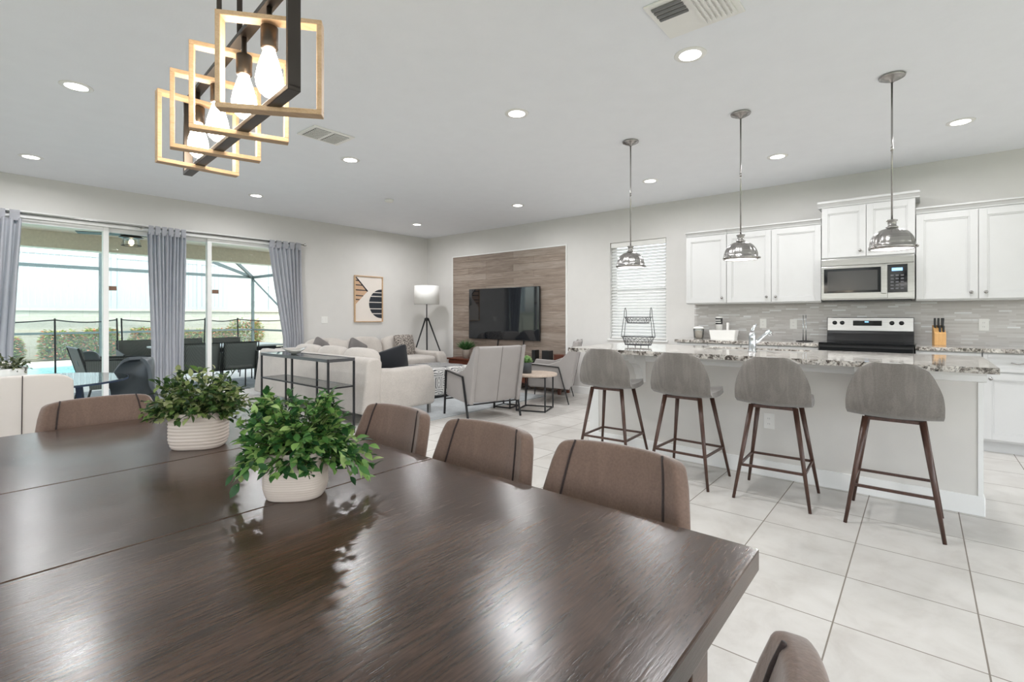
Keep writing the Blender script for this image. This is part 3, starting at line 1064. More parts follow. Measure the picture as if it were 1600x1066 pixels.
# ------------------------------------------------------------------ dining chairs (face local -X, back at +X)
def dining_chair():
    t = thing('dining_chair', (0, 0, 0))
    tag(t, '', 'chair', 'taupe dining chairs around the table')
    def back(u_, v_, o_=0.0):
        s_ = u_ * 2 - 1
        z_ = .44 + .415 * v_
        hw_ = .240 - .051 * v_ ** 1.5
        cor = max(0.0, v_ - .85) / .15
        hw2 = hw_ * (1 - .03 * cor * cor)
        x = .19 + .10 * v_ - .085 * abs(s_) ** 2.6 * (1 - .5 * v_) + o_
        z2 = z_ - .008 * abs(s_) ** 10 * cor - .004 * s_ * s_ * v_
        return Vector((x, s_ * hw2, z2))
    MB().grid(lambda a, c: back(a, c), 24, 14).build('backrest', M['chairfab'], t, smooth=True, solid=.044, offset=0, bevel=.014, seg=4)
    for s_ in (.12, .88):
        pts = []
        for i in range(12):
            v_ = i / 11
            p_ = back(s_, v_)
            du = back(s_ + .01, v_) - back(s_ - .01, v_)
            dv = back(s_, min(1, v_ + .01)) - back(s_, max(0, v_ - .01))
            nn = du.cross(dv).normalized()
            if nn.x > 0: nn = -nn
            pts.append(p_ + nn * (.0235 if v_ < .95 else .020))
        MB().path(pts, .0034, 6).build('piping', M['piping'], t, smooth=True)
    MB().soft(.235, .235, .05, (-.03, 0, .455), 7, 10).build('seat', M['chairfab'], t, smooth=True)
    for sx, sy in ((-1, -1), (-1, 1), (1, -1), (1, 1)):
        MB().tube((sx * .16 - .02, sy * .17, .42), (sx * .22 - .02, sy * .21, 0), .016, .010).build('leg', M['blackmetal'], t, smooth=True)
    return t
c0 = dining_chair()
c0.location = (.985, .65, 0)
c0['label'] = 'taupe velvet dining chair nearest the camera on the kitchen side of the table'
dup(c0, (.975, 1.13, 0), 0, 'taupe velvet dining chair in the middle of the kitchen side of the table')
dup(c0, (.975, 1.62, 0), 0, 'taupe velvet dining chair farthest along the kitchen side, below the console table')
dup(c0, (.52, 2.58, 0), R(90), 'taupe velvet dining chair at the far head of the table, left of the pots')
dup(c0, (.484, .368, 0), R(-90), 'velvet dining chair at the near head of the table, cut by the bottom photo edge')

# ------------------------------------------------------------------ bar stools (face +X, back at -X)
def bar_stool():
    t = thing('bar_stool', (0, 0, 0))
    tag(t, '', 'bar stool', 'grey velvet bar stools along the island')
    P = [(.215, .640, .15), (.20, .652, .18), (.14, .652, .205), (.05, .640, .213), (-.05, .636, .216), (-.13, .642, .218), (-.19, .672, .220), (-.218, .72, .218), (-.232, .78, .210), (-.240, .84, .190), (-.248, .895, .170), (-.254, .935, .146), (-.257, .958, .120)]
    n = len(P) - 1
    def f(u_, v_):
        s_ = u_ * 2 - 1
        i = min(n - 1, int(v_ * n)); fr = v_ * n - i
        x = P[i][0] * (1 - fr) + P[i + 1][0] * fr
        z_ = P[i][1] * (1 - fr) + P[i + 1][1] * fr
        w2 = P[i][2] * (1 - fr) + P[i + 1][2] * fr
        bk = max(0.0, min(1.0, (v_ - .38) / .25))
        tp = max(0.0, (v_ - .7) / .3)
        return Vector((x + .06 * s_ * s_ * bk, s_ * w2, z_ + .015 * s_ * s_ * (1 - bk) - .040 * abs(s_) ** 3.2 * tp))
    MB().grid(f, 18, 24).build('seat_shell', M['stoolfab'], t, smooth=True, solid=.036, offset=0, bevel=.012, seg=3, subsurf=1)
    for sx in (-1, 1):
        for sy in (-1, 1):
            MB().tube((sx * .115 - .02, sy * .13, .625), (sx * .225, sy * .222, 0), .0165, .0095, n=14).build('leg', M['legwood'], t, smooth=True)
    b = MB()
    b.bar((-.125, -.135, .618), (-.125, .135, .618), .03, .018).bar((.1, -.135, .618), (.1, .135, .618), .03, .018).bar((-.13, -.12, .618), (.1, .12, .612), .03, .012).bar((-.13, .12, .618), (.1, -.12, .612), .03, .012)
    b.build('under_frame', M['legwood'], t)
    k = .225 / .622
    def lp(sx, sy, z_): 
        f_ = 1 - z_ / .625
        return (sx * (.115 + .11 * f_) - .02 * (1 - f_), sy * (.13 + .092 * f_), z_)
    b = MB()
    c_ = [lp(-1, -1, .225), lp(1, -1, .225), lp(1, 1, .225), lp(-1, 1, .225)]
    for i in range(4):
        b.bar(c_[i], c_[(i + 1) % 4], .012, .016)
    b.build('footrest', M['legwood'], t)
    return t
s0 = bar_stool()
s0.location = (3.725, .123, 0)
s0['label'] = 'grey velvet bar stool nearest the camera, at the right end of the island'
dup(s0, (3.73, .755, 0), R(2), 'grey velvet bar stool with streaked back, in front of the island outlet')
dup(s0, (3.73, 1.35, 0), R(-2), 'grey velvet bar stool in front of the faucet, third from the right end')
dup(s0, (3.76, 2.0, 0), R(3), 'grey velvet bar stool farthest away, at the left end of the island')

# ------------------------------------------------------------------ island
TC = .93
IX0, IX1, IY0, IY1 = 3.82, 4.89, -.337, 2.50
isl = thing('kitchen_island', (4.5, 1.08, 0), 0, 'long light grey kitchen island body with white trim under the granite top', 'kitchen island')
ox, oy = 4.5, 1.08
BX0, BX1, BY0, BY1 = 4.14, 4.85, -.287, 2.45
MB().box(BX0 - ox, BX1 - ox, BY0 - oy, BY1 - oy, 0.0, TC - .036).build('body', M['island'], isl)
b = MB()
b.box(BX0 - .014 - ox, BX0 - ox, BY0 - .014 - oy, BY1 + .014 - oy, 0, .12).box(BX0 - ox, BX1 - ox, BY0 - .014 - oy, BY0 - oy, 0, .12).box(BX0 - ox, BX1 - ox, BY1 - oy, BY1 + .014 - oy, 0, .12)
b.build('baseboard', M['white'], isl, bevel=.004)
b = MB()
pr = [(BX0 - ox, TC - .036), (BX0 - .05 - ox, TC - .036), (BX0 - .045 - ox, TC - .055), (BX0 - .02 - ox, TC - .075), (BX0 - .014 - ox, TC - .11), (BX0 - ox, TC - .115)]
b.prism(pr, 'y', BY0 - .02 - oy, BY1 + .02 - oy)
b.build('crown_trim', M['white'], isl)
b = MB().box(BX0 - .006 - ox, BX0 - ox, BY0 - .006 - oy, BY0 + .018 - oy, .12, TC - .115).box(BX0 - .006 - ox, BX0 - ox, BY1 - .09 - oy, BY1 + .006 - oy, .12, TC - .115)
b.build('corner_trim', M['white'], isl)
for cy in (1.92, .30):
    pts = [(0, 0), (-.24, 0), (-.24, -.035), (-.21, -.045), (-.19, -.08), (-.14, -.10), (-.10, -.13), (-.085, -.17), (-.06, -.20), (-.05, -.24), (-.02, -.26), (0, -.26)]
    MB().prism([(BX0 - ox + x, TC - .038 + z_) for x, z_ in pts], 'y', cy - .035 - oy, cy + .035 - oy).build('corbel', M['white'], isl, bevel=.004)
# worktop with sink cut-out
SX0, SX1, SY0, SY1 = 4.44, 4.80, .70, 1.50
b = MB()
b.box(IX0, SX0, IY0, IY1, TC - .035, TC).box(SX1, IX1, IY0, IY1, TC - .035, TC).box(SX0, SX1, IY0, SY0, TC - .035, TC).box(SX0, SX1, SY1, IY1, TC - .035, TC)
bmesh.ops.remove_doubles(b.bm, verts=b.bm.verts, dist=1e-5)
o = b.build('island_worktop', M['granite'])
tag(o, 'polished speckled granite worktop lying on the kitchen island', 'worktop')
sk = thing('kitchen_sink', ((SX0 + SX1) / 2, (SY0 + SY1) / 2, TC), 0, 'undermount steel sink set in the island granite behind the faucet', 'sink')
a_, c_ = (SX1 - SX0) / 2 - .003, (SY1 - SY0) / 2 - .003
b = MB()
b.box(-a_, a_, -c_, c_, -.205, -.2).box(-a_, -a_ + .004, -c_, c_, -.2, -.012).box(a_ - .004, a_, -c_, c_, -.2, -.012).box(-a_, a_, -c_, -c_ + .004, -.2, -.012).box(-a_, a_, c_ - .004, c_, -.2, -.012)
b.build('basin', M['steel'], sk)
MB().lathe([(.04, -.199), (.03, -.197)], 20).build('drain', M['chrome'], sk)
fc = thing('kitchen_faucet', (4.33, 1.055, TC), 0, 'chrome single lever kitchen faucet standing on the island before the sink', 'faucet')
MB().lathe([(.034, 0), (.034, .006), (.028, .012), (.0265, .105), (.0275, .112), (.0255, .13), (.022, .15), (.012, .16)], 28).build('body', M['chrome'], fc, smooth=True)
MB().path([(.0, -.0, .05), (.05, -.03, .085), (.10, -.06, .125), (.145, -.088, .165), (.155, -.095, .158), (.165, -.10, .13)], lambda t_: .015 if t_ < .7 else .0165, 14).build('spout', M['chrome'], fc, smooth=True)
MB().path([(0, 0, .15), (.002, -.004, .18), (.01, -.012, .205), (.02, -.026, .222)], lambda t_: .017 - .009 * t_, 12).build('lever', M['chrome'], fc, smooth=True)

# two-tier wire basket
def wire_basket():
    t = thing('wire_basket_stand', (4.33, 2.05, TC), R(4), 'two tier black wire fruit basket standing on the far end of the island', 'basket stand')
    def tray(z0, rtx, rty, rbx, rby, h, name):
        b = MB()
        def ov(rx, ry, z_, n=40):
            return [(rx * math.copysign(abs(math.cos(2 * PI * i / n)) ** .8, math.cos(2 * PI * i / n)), ry * math.copysign(abs(math.sin(2 * PI * i / n)) ** .8, math.sin(2 * PI * i / n)), z_) for i in range(n)]
        T_, B_ = ov(rtx, rty, z0 + h), ov(rbx, rby, z0)
        b.path(T_, .0032, 6, True).path(B_, .0038, 6, True)
        Mi = ov((rtx + rbx) / 2, (rty + rby) / 2, z0 + h / 2)
        b.path(Mi, .0014, 5, True)
        n = 40
        for i in range(0, n, 2):
            b.path([B_[i], Mi[(i + 1) % n], T_[(i + 3) % n]], .0014, 4).path([B_[i], Mi[(i - 1) % n], T_[(i - 3) % n]], .0014, 4)
        for i in range(-3, 4):
            x = i * rbx / 4
            yy = rby * math.sqrt(max(0, 1 - (x / rbx) ** 2)) * .95
            b.tube((x, -yy, z0), (x, yy, z0), .0014, n=5)
        return b.build(name, M['blackmetal'], t)
    tray(.02, .10, .152, .08, .12, .075, 'lower_basket')
    tray(.225, .085, .125, .065, .10, .055, 'upper_basket')
    for sy in (-1, 1):
        b = MB()
        for sx in (-1, 1):
            b.path([(sx * .035, sy * .152, .09), (sx * .03, sy * .138, .22), (sx * .03, sy * .127, .28), (sx * .022, sy * .126, .34), (sx * .008, sy * .127, .365), (0, sy * .127, .368)], .0028, 6)
        b.build('handle', M['blackmetal'], t, smooth=True)
    b = MB()
    for x, y in ((-.07, 0), (.07, 0), (0, -.10), (0, .10)):
        b.tube((x, y, 0), (x, y, .022), .004, n=8)
    b.build('feet', M['blackmetal'], t)
    return t
wire_basket()

def outlet(name, loc, rz, label, cat, switch=False, w_=.037, h_=.058):
    t = thing(name, loc, rz, label, cat)          # face looks along local -X
    MB().box(-.005, 0, -w_, w_, -h_, h_).build('cover_plate', M['plastic'], t, bevel=.002)
    if switch:
        b = MB()
        for y in ((-.024, .024) if w_ > .05 else (0,)):
            b.box(-.009, -.005, y - .014, y + .014, -.03, .03)
        b.build('rocker', M['plastic'], t, bevel=.002)
    else:
        g = plain('outlet slots', (.25, .25, .25, 1), .6)
        b = MB()
        for z_ in (-.02, .02):
            b.box(-.0065, -.005, -.015, .015, z_ - .013, z_ + .013)
        b.build('socket_face', M['plastic'], t, bevel=.001)
        b = MB()
        for z_ in (-.02, .02):
            for y in (-.006, .006):
                b.box(-.0072, -.0064, y - .001, y + .001, z_ - .005, z_ + .005)
        b.build('slots', g, t)
    return t
outlet('outlet', (BX0, .89, .42), 0, 'white wall outlet on the island front behind the streaked stool', 'outlet')
outlet('outlet', (XK - .008, 1.50, 1.13), 0, 'white outlet on the backsplash directly behind the faucet', 'outlet')
outlet('outlet', (XK - .008, 1.17, 1.125), 0, 'white outlet on the backsplash left of the range', 'outlet')
outlet('outlet', (XK - .008, -.475, 1.135), 0, 'white outlet on the backsplash right of the knife block', 'outlet')
outlet('light_switch', (4.41, YL, 1.155), R(90), 'white double light switch on the wall right of the curtains', 'light switch', True, .058)

# ------------------------------------------------------------------ wall cabinets
def cab_door(y0, y1, z0, z1, xf, parent, ox_, oy_, oz_, knob=None, name='door', drawer=False):
    """door on plane x = xf facing -X; coordinates world, made local to parent"""
    b = MB()
    g = .0025
    y0 += g; y1 -= g; z0 += g; z1 -= g
    s_ = .058 if not drawer else .03
    X0, X1 = xf - .019, xf
    def bx(xa, xb, ya, yb, za, zb): b.box(xa - ox_, xb - ox_, ya - oy_, yb - oy_, za - oz_, zb - oz_)
    bx(X0, X1, y0, y0 + s_, z0, z1); bx(X0, X1, y1 - s_, y1, z0, z1)
    bx(X0, X1, y0 + s_, y1 - s_, z0, z0 + s_); bx(X0, X1, y0 + s_, y1 - s_, z1 - s_, z1)
    bx(X0 + .005, X1, y0 + s_, y0 + s_ + .012, z0 + s_, z1 - s_); bx(X0 + .005, X1, y1 - s_ - .012, y1 - s_, z0 + s_, z1 - s_)
    bx(X0 + .005, X1, y0 + s_ + .012, y1 - s_ - .012, z0 + s_, z0 + s_ + .012); bx(X0 + .005, X1, y0 + s_ + .012, y1 - s_ - .012, z1 - s_ - .012, z1 - s_)
    bx(X0 + .010, X1, y0 + s_ + .012, y1 - s_ - .012, z0 + s_ + .012, z1 - s_ - .012)
    d_ = b.build(name, M['cab'], parent, bevel=.0015)
    if knob:
        ky, kz = knob
        m_ = Matrix.Translation((X0 - ox_, ky - oy_, kz - oz_)) @ Matrix.Rotation(R(-90), 4, 'Y')
        if drawer:
            MB().path([(X0 - ox_, ky - .045 - oy_, kz - oz_), (X0 - .025 - ox_, ky - .04 - oy_, kz - oz_), (X0 - .028 - ox_, ky - oy_, kz - .008 - oz_), (X0 - .025 - ox_, ky + .04 - oy_, kz - oz_), (X0 - ox_, ky + .045 - oy_, kz - oz_)], .005, 8).build('handle', M['nickel'], d_, smooth=True)
        else:
            MB().lathe([(.006, 0), (.005, .010), (.014, .014), (.015, .021), (.009, .027)], 18, mat=m_).build('knob', M['nickel'], d_, smooth=True)
    return d_

def wall_cab(y0, y1, z0, z1, doors, label, depth=.33, crown=.055):
    xf = XK - depth
    oy_ = (y0 + y1) / 2
    t = thing('wall_cabinet', (XK, oy_, z0), 0, label, 'wall cabinet', 'white kitchen wall cabinets')
    MB().box(xf - XK, -.001, y0 - oy_ + .0005, y1 - oy_ - .0005, 0, z1 - z0).build('body', M['cab'], t)
    for (a, c, k) in doors:
        cab_door(a, c, z0 + .012, z1 - .012, xf, t, XK, oy_, z0, (k, z0 + .075))
    b = MB()
    pr = [(xf - XK, z1 - z0), (xf - XK - .008, z1 - z0), (xf - XK - .012, z1 - z0 + .012), (xf - XK - .035, z1 - z0 + .038), (xf - XK - .045, z1 - z0 + .042), (xf - XK - .045, z1 - z0 + crown), (0, z1 - z0 + crown), (0, z1 - z0)]
    e = .035 if crown > .06 else .0
    b.prism(pr, 'y', y0 - oy_ - e, y1 - oy_ + e)
    b.build('crown_moulding', M['cab'], t)
    return t
wall_cab(1.836, 2.333, 1.37, 2.235, [(1.836, 2.333, 1.885)], 'single door white wall cabinet at the left end, right of the window')
wall_cab(.842, 1.834, 1.37, 2.235, [(1.338, 1.834, 1.385), (.842, 1.338, 1.29)], 'two door white wall cabinet between the single cabinet and the microwave')
wall_cab(.042, .838, 1.835, 2.40, [(.44, .838, .49), (.042, .44, .39)], 'short raised two door white cabinet above the microwave', .34, .065)
wall_cab(-.86, .038, 1.37, 2.235, [(-.415, .038, -.365), (-.86, -.415, -.465)], 'two door white wall cabinet right of the microwave, above the knife block')

# backsplash
o = MB().box(XK - .008, XK - .0005, -1.6, 2.345, TC, 1.37).build('backsplash', M['backsplash'])
tag(o, 'mosaic backsplash of thin pale grey tiles under the wall cabinets', 'backsplash')

# base cabinets and worktops along the wall
def base_cab(y0, y1, doors, label):
    xf = 6.10
    oy_ = (y0 + y1) / 2
    t = thing('base_cabinet', (XK, oy_, 0), 0, label, 'base cabinet', 'white kitchen base cabinets')
    b = MB().box(xf - XK, -.001, y0 - oy_ + .0005, y1 - oy_ - .0005, .105, TC - .036).box(xf + .07 - XK, -.001, y0 - oy_ + .0005, y1 - oy_ - .0005, 0, .105)
    b.build('body', M['cab'], t)
    for a, c, k in doors:
        cab_door(a, c, .12, .715, xf, t, XK, oy_, 0, (k, .665))
        cab_door(a, c, .725, TC - .045, xf, t, XK, oy_, 0, ((a + c) / 2, .81), 'drawer', True)
    return t
base_cab(-1.34, -.425, [(-.88, -.425, -.475), (-1.34, -.88, -1.29)], 'white base cabinet seen past the right end of the island')
base_cab(-.422, .04, [(-.422, .04, -.01)], 'white base cabinet immediately right of the range, mostly behind the island')
base_cab(.832, 1.60, [(.832, 1.216, 1.166), (1.216, 1.60, 1.266)], 'white base cabinet left of the range, hidden behind the island')
base_cab(1.603, 2.36, [(1.603, 1.98, 1.93), (1.98, 2.36, 2.03)], 'white base cabinet below the left end of the back worktop')
tag(MB().box(6.055, XK - .009, .829, 2.38, TC - .035, TC).build('back_worktop', M['granite'], bevel=.004), 'granite worktop along the wall left of the range', 'worktop')
tag(MB().box(6.055, XK - .009, -1.36, .041, TC - .035, TC).build('back_worktop', M['granite'], bevel=.004), 'granite worktop along the wall right of the range, under the knife block', 'worktop')

# microwave
mw = thing('microwave', (XK, .44, 1.39), 0, 'stainless over the range microwave with black glass door', 'microwave')
MB().box(-.39, -.002, -.394, .394, .0, .44).build('case', M['steel'], mw, bevel=.004)
MB().box(-.37, -.01, -.37, .37, -.012, 0).build('underside', M['black'], mw)
dr = MB().box(-.412, -.391, -.178, .394, .012, .36).build('door', M['steel'], mw, bevel=.004)
MB().box(-.416, -.412, -.165, .368, .075, .335).build('door_glass', M['blackgloss'], dr, bevel=.002)
o_ = MB().box(-.419, -.4161, -.10, .335, .10, .305).build('viewing_window', plain('microwave window mesh', (.05, .049, .047, 1), .15, var=.03, spec=.4), dr)
MB().box(-.448, -.430, -.172, -.128, .06, .34).box(-.43, -.412, -.15, -.136, .07, .09).box(-.43, -.412, -.15, -.136, .30, .32).build('handle', M['steel'], dr, bevel=.004)
cp = MB().box(-.414, -.391, -.378 + .04, -.181, .07, .35).build('control_panel', M['blackgloss'], mw, bevel=.002)
MB().box(-.4155, -.414, -.30, -.215, .285, .315).build('clock_display', M['lcd'], cp)
b = MB()
for i in range(3):
    for j in range(5):
        b.box(-.4152, -.414, -.31 + i * .04, -.285 + i * .04, .10 + j * .033, .115 + j * .033)
b.build('keys', plain('grey key print', (.12, .12, .13, 1), .5), cp)
MB().box(-.412, -.391, -.394, -.181, .012, .069).build('lower_trim', M['steel'], mw, bevel=.002)
MB().box(-.412, -.391, -.394, -.342, .07, .36).build('side_trim', M['steel'], mw)
MB().box(-.405, -.391, -.394, .394, .365, .438).build('vent_grille', M['steel'], mw, bevel=.004)

# range
rg = thing('range', (XK, .436, 0), 0, 'stainless electric range with black glass cooktop between the back worktops', 'stove')
MB().box(-.64, -.03, -.386, .386, .03, .925).build('body', M['black'], rg, bevel=.003)
ov = MB().box(-.665, -.641, -.38, .38, .18, .90).build('oven_door', M['blackgloss'], rg, bevel=.003)
MB().tube((-.71, -.33, .80), (-.71, .33, .80), .011, n=12).bar((-.71, -.3, .80), (-.665, -.3, .80), .014, .014).bar((-.71, .3, .80), (-.665, .3, .80), .014, .014).build('handle', M['steel'], ov, smooth=True)
MB().box(-.665, -.641, -.38, .38, .035, .17).build('drawer', M['steel'], rg, bevel=.003)
MB().box(-.675, -.085, -.392, .386, .926, .948).build('cooktop', M['blackgloss'], rg, bevel=.004)
bgd = MB().prism([(-.125, .948), (-.085, .948), (-.045, 1.03), (-.03, 1.205), (-.075, 1.205), (-.088, 1.06), (-.095, 1.03)], 'y', -.382, .382).build('backguard', M['black'], rg, bevel=.003)
MB().prism([(-.096, 1.06), (-.0885, 1.06), (-.0755, 1.20), (-.083, 1.20)], 'y', -.377, .377).build('control_panel', M['steel'], rg, bevel=.001)
tl = math.atan2(.013, .14)
for y in (.31, .24, -.20, -.28):
    m_ = Matrix.Translation((-.088, y, 1.145)) @ Matrix.Rotation(R(-90), 4, 'Y')
    MB().lathe([(.022, 0), (.022, .006), (.018, .010), (.015, .026), (.010, .028)], 24, mat=m_).build('burner_knob', M['black'], rg, smooth=True)
MB().box(-.094, -.084, -.115, .14, 1.115, 1.17).build('display_panel', M['blackgloss'], rg)
MB().box(-.0955, -.094, .0, .035, 1.150, 1.163).build('clock_display', M['lcd'], rg)

# counter items
kb = thing('knife_block', (6.50, -.14, TC), R(10), 'pale wood knife block with black handled knives right of the range', 'knife block')
MB().prism([(-.05, 0), (.05, 0), (.05, .20), (-.05, .12)], 'y', -.045, .045).build('block', M['board'], kb, bevel=.003)
for i in range(3):
    for j in range(2):
        if i == 2 and j == 1: continue
        b = MB().box(-.012, .012, -.008, .008, 0, .105 - .02 * j)
        h_ = b.build('knife_handle', M['black'], kb, bevel=.004)
        h_.location = (.025 - .05 * j, -.028 + .028 * i, .165 - .055 * j)
h_ = MB().path([(0, 0, 0), (0, 0, .05), (0, 0, .1)], lambda t_: .008 + .004 * t_, 10).build('steel_handle', M['black'], kb, smooth=True); h_.location = (.03, -.034, .17)
pt = thing('paper_towel_holder', (6.45, 1.02, TC), 0, 'upright chrome paper towel rod on a black base, left of the range', 'towel holder')
MB().lathe([(.085, 0), (.085, .008), (.02, .014)], 32).build('base', M['blackmetal'], pt, smooth=True)
MB().tube((0, .014, .01), (0, .014, .30), .005, n=10).tube((0, -.014, .01), (0, -.014, .30), .005, n=10).build('rods', M['chrome'], pt, smooth=True)
bn = thing('white_bin', (6.45, 1.90, TC), R(0), 'long open white caddy box on the back worktop behind the faucet', 'caddy')
b = MB()
b.box(-.07, .07, -.135, .135, 0, .004)
for q0, q1 in (((-.07, -.135), (.07, -.135)), ((.07, -.135), (.07, .135)), ((.07, .135), (-.07, .135)), ((-.07, .135), (-.07, -.135))):
    k = 1.12
    v_ = [b.bm.verts.new(p) for p in ((q0[0], q0[1], 0), (q1[0], q1[1], 0), (q1[0] * k, q1[1] * k, .115), (q0[0] * k, q0[1] * k, .115))]
    b.bm.faces.new(v_)
b.build('box', M['plastic'], bn, solid=.004)
cp = thing('paper_cup_stack', (6.47, 1.965, TC + .006), 0, 'white cup with a black printed label standing up in the white caddy', 'cup')
MB().lathe([(.036, 0), (.042, .265), (.044, .27), (.036, .275)], 28).build('cup', M['plastic'], cp, smooth=True)
MB().lathe([(.0415, .180), (.0435, .258)], 28, caps=False).build('label_band', M['black'], cp, smooth=True)
b = MB()
for z_, hw_ in ((.232, .8), (.205, .95)):
    for i in range(9):
        a = PI - hw_ + 2 * hw_ * i / 9
        m_ = Matrix.Rotation(a, 4, 'Z')
        b.box(.0428, .0442, -.0028, .0028, z_ - .006, z_ + .006, m_)
b.build('label_print', M['plastic'], cp)
o = MB().box(-.02, .02, -.012, .012, 0, .20).build('white_carton', M['plastic'], bevel=.004)
o.location = (6.47, 1.86, TC + .006); tag(o, 'narrow white carton standing beside the cup in the caddy', 'carton')
jr = thing('glass_canister', (6.50, 2.23, TC), 0, 'slanted clear canister with white lid at the left end of the back worktop', 'canister')
MB().lathe([(.055, 0), (.06, .02), (.068, .115), (.066, .125)], 32, caps=False).build('jar', M['clear'], jr, smooth=True, solid=.003)
MB().lathe([(.05, .004), (.058, .09), (.02, .1)], 28).build('contents', M['ceramic'], jr, smooth=True)
MB().lathe([(.066, .126), (.068, .135), (.055, .15), (.012, .155)], 28).build('lid', M['plastic'], jr, smooth=True)

# ------------------------------------------------------------------ living area
tv = thing('television', (XK - .03, 5.70, .80), 0, 'large flat black television on the plank wall', 'television')
MB().box(-.055, -.02, -.82, .82, 0, .92).build('casing', M['black'], tv, bevel=.004)
MB().box(-.0575, -.0555, -.812, .812, .012, .912).build('screen', plain('tv screen', (.006, .008, .011, 1), .035, var=.02, spec=.7), tv)
for y in (-.48, .1):
    MB().bar((-.04, y, .004), (-.10, y, -.352), .012, .02).build('stand_leg', M['black'], tv)
ts = thing('tv_stand', (6.48, 5.52, 0), 0, 'low red brown wooden media console under the television', 'tv stand')
MB().box(-.17, .17, -1.32, 1.30, .415, .445).build('top', M['redwood'], ts, bevel=.004)
MB().box(-.15, .16, -1.28, 1.26, .12, .415).build('body', M['redwood'], ts)
for i in range(4):
    MB().box(-.167, -.151, -1.27 + i * .635, -.65 + i * .635, .135, .40).build('door', M['redwood'], ts, bevel=.003)
for sx in (-.12, .12):
    for sy in (-1.2, 1.2):
        MB().box(sx - .02, sx + .02, sy - .02, sy + .02, 0, .12).build('leg', M['redwood'], ts)
for nm, y, wd, h_, mt, lb, ct in (('game_console', 4.62, .14, .22, 'black', 'upright black media box on the media console right of the television', 'media box'), ('speaker_box', 4.86, .07, .22, 'black', 'narrow black speaker on the media console below the television corner', 'speaker'), ('woven_box', 4.36, .19, .17, 'redwood', 'brown woven box at the right end of the media console', 'box')):
    o = MB().box(-.06, .06, -wd / 2, wd / 2, 0, h_).build(nm, M[mt], bevel=.005)
    o.location = (6.46, y, .445); tag(o, lb, ct)
gp = thing('potted_grass', (6.42, 6.42, .445), 0, 'grassy plant in a small pale pot on the left end of the media console', 'plant')
MB().lathe([(.055, 0), (.075, .15), (.078, .16), (.068, .16), (.066, .145)], 28).build('pot', plain('beige pot', rgb(178, 166, 154), .6), gp, smooth=True)
rnd = random.Random(2)
sp_ = []
for i in range(420):
    a = rnd.uniform(0, 2 * PI); r_ = rnd.uniform(0, .05)
    tilt = rnd.uniform(.1, 1.1)
    sp_.append(((r_ * math.cos(a), r_ * math.sin(a), .15), (math.cos(a) * tilt, math.sin(a) * tilt, 1)))
leaves('grass_blades', M['grassleaf'], gp, sp_, .17, .009, rnd, .35)

# sectional sofa: one L shaped thing
sf = thing('sectional_sofa', (3.1, 4.7, 0), 0, 'light grey fabric L shaped sectional sofa with loose back cushions', 'sofa')
b = MB()
b.soft(.50, 1.335, .165, (.56, 1.375, .275), 14, 10)     # near wing, runs along Y
b.soft(1.38, .48, .165, (1.42, 2.24, .275), 14, 10)      # far wing, runs along X
b.build('base', M['sofafab'], sf, smooth=True)
# backs (sloping outwards)
b = MB()
b.prism([(.0, .13), (.24, .13), (.27, .70), (.22, .745), (.12, .745), (.075, .71)], 'y', .0, 2.74)
b.build('backrest', M['sofafab'], sf, bevel=.03, seg=4, smooth=True)
b = MB()
b.prism([(2.74, .13), (2.50, .13), (2.47, .70), (2.52, .745), (2.62, .745), (2.665, .71)], 'x', .24, 2.78)
b.build('backrest', M['sofafab'], sf, bevel=.03, seg=4, smooth=True)
b = MB()
b.prism([(.22, .12), (1.06, .12), (1.08, .30), (1.05, .55), (.98, .605), (.5, .60), (.30, .615), (.22, .66)], 'y', .005, .20)
b.build('arm', M['sofafab'], sf, bevel=.04, seg=5, smooth=True)
b = MB()
b.prism([(2.60, .12), (1.70, .12), (1.68, .30), (1.72, .55), (1.78, .60), (2.4, .60), (2.60, .66)], 'x', 2.64, 2.84)
b.build('arm', M['sofafab'], sf, bevel=.04, seg=5, smooth=True)
for i in range(3):
    MB().soft(.40, .30, .085, (.66, .51 + i * .61, .46), 5, 8).build('seat_cushion', M['sofafab'], sf, smooth=True)
    m_ = Matrix.Translation((.30, .50 + i * .62, .60)) @ Matrix.Rotation(R(-80), 4, 'Y')
    MB().soft(.24, .305, .12, (0, 0, 0), 3.6, 8, mat=m_).build('back_cushion', M['sofafab'], sf, smooth=True)
for i in range(3):
    MB().soft(.33, .40, .085, (.95 + i * .68, 2.08, .46), 5, 8).build('seat_cushion', M['sofafab'], sf, smooth=True)
    m_ = Matrix.Translation((.92 + i * .68, 2.38, .63)) @ Matrix.Rotation(R(78), 4, 'X')
    MB().soft(.335, .25, .12, (0, 0, 0), 3.6, 8, mat=m_).build('back_cushion', M['sofafab'], sf, smooth=True)
for x, y in ((.08, .08), (1.0, .06), (.08, 2.6), (2.75, 1.8), (2.75, 2.6)):
    MB().bar((x, y, 0), (x, y, .13), .035, .035).build('leg', M['steel'], sf)

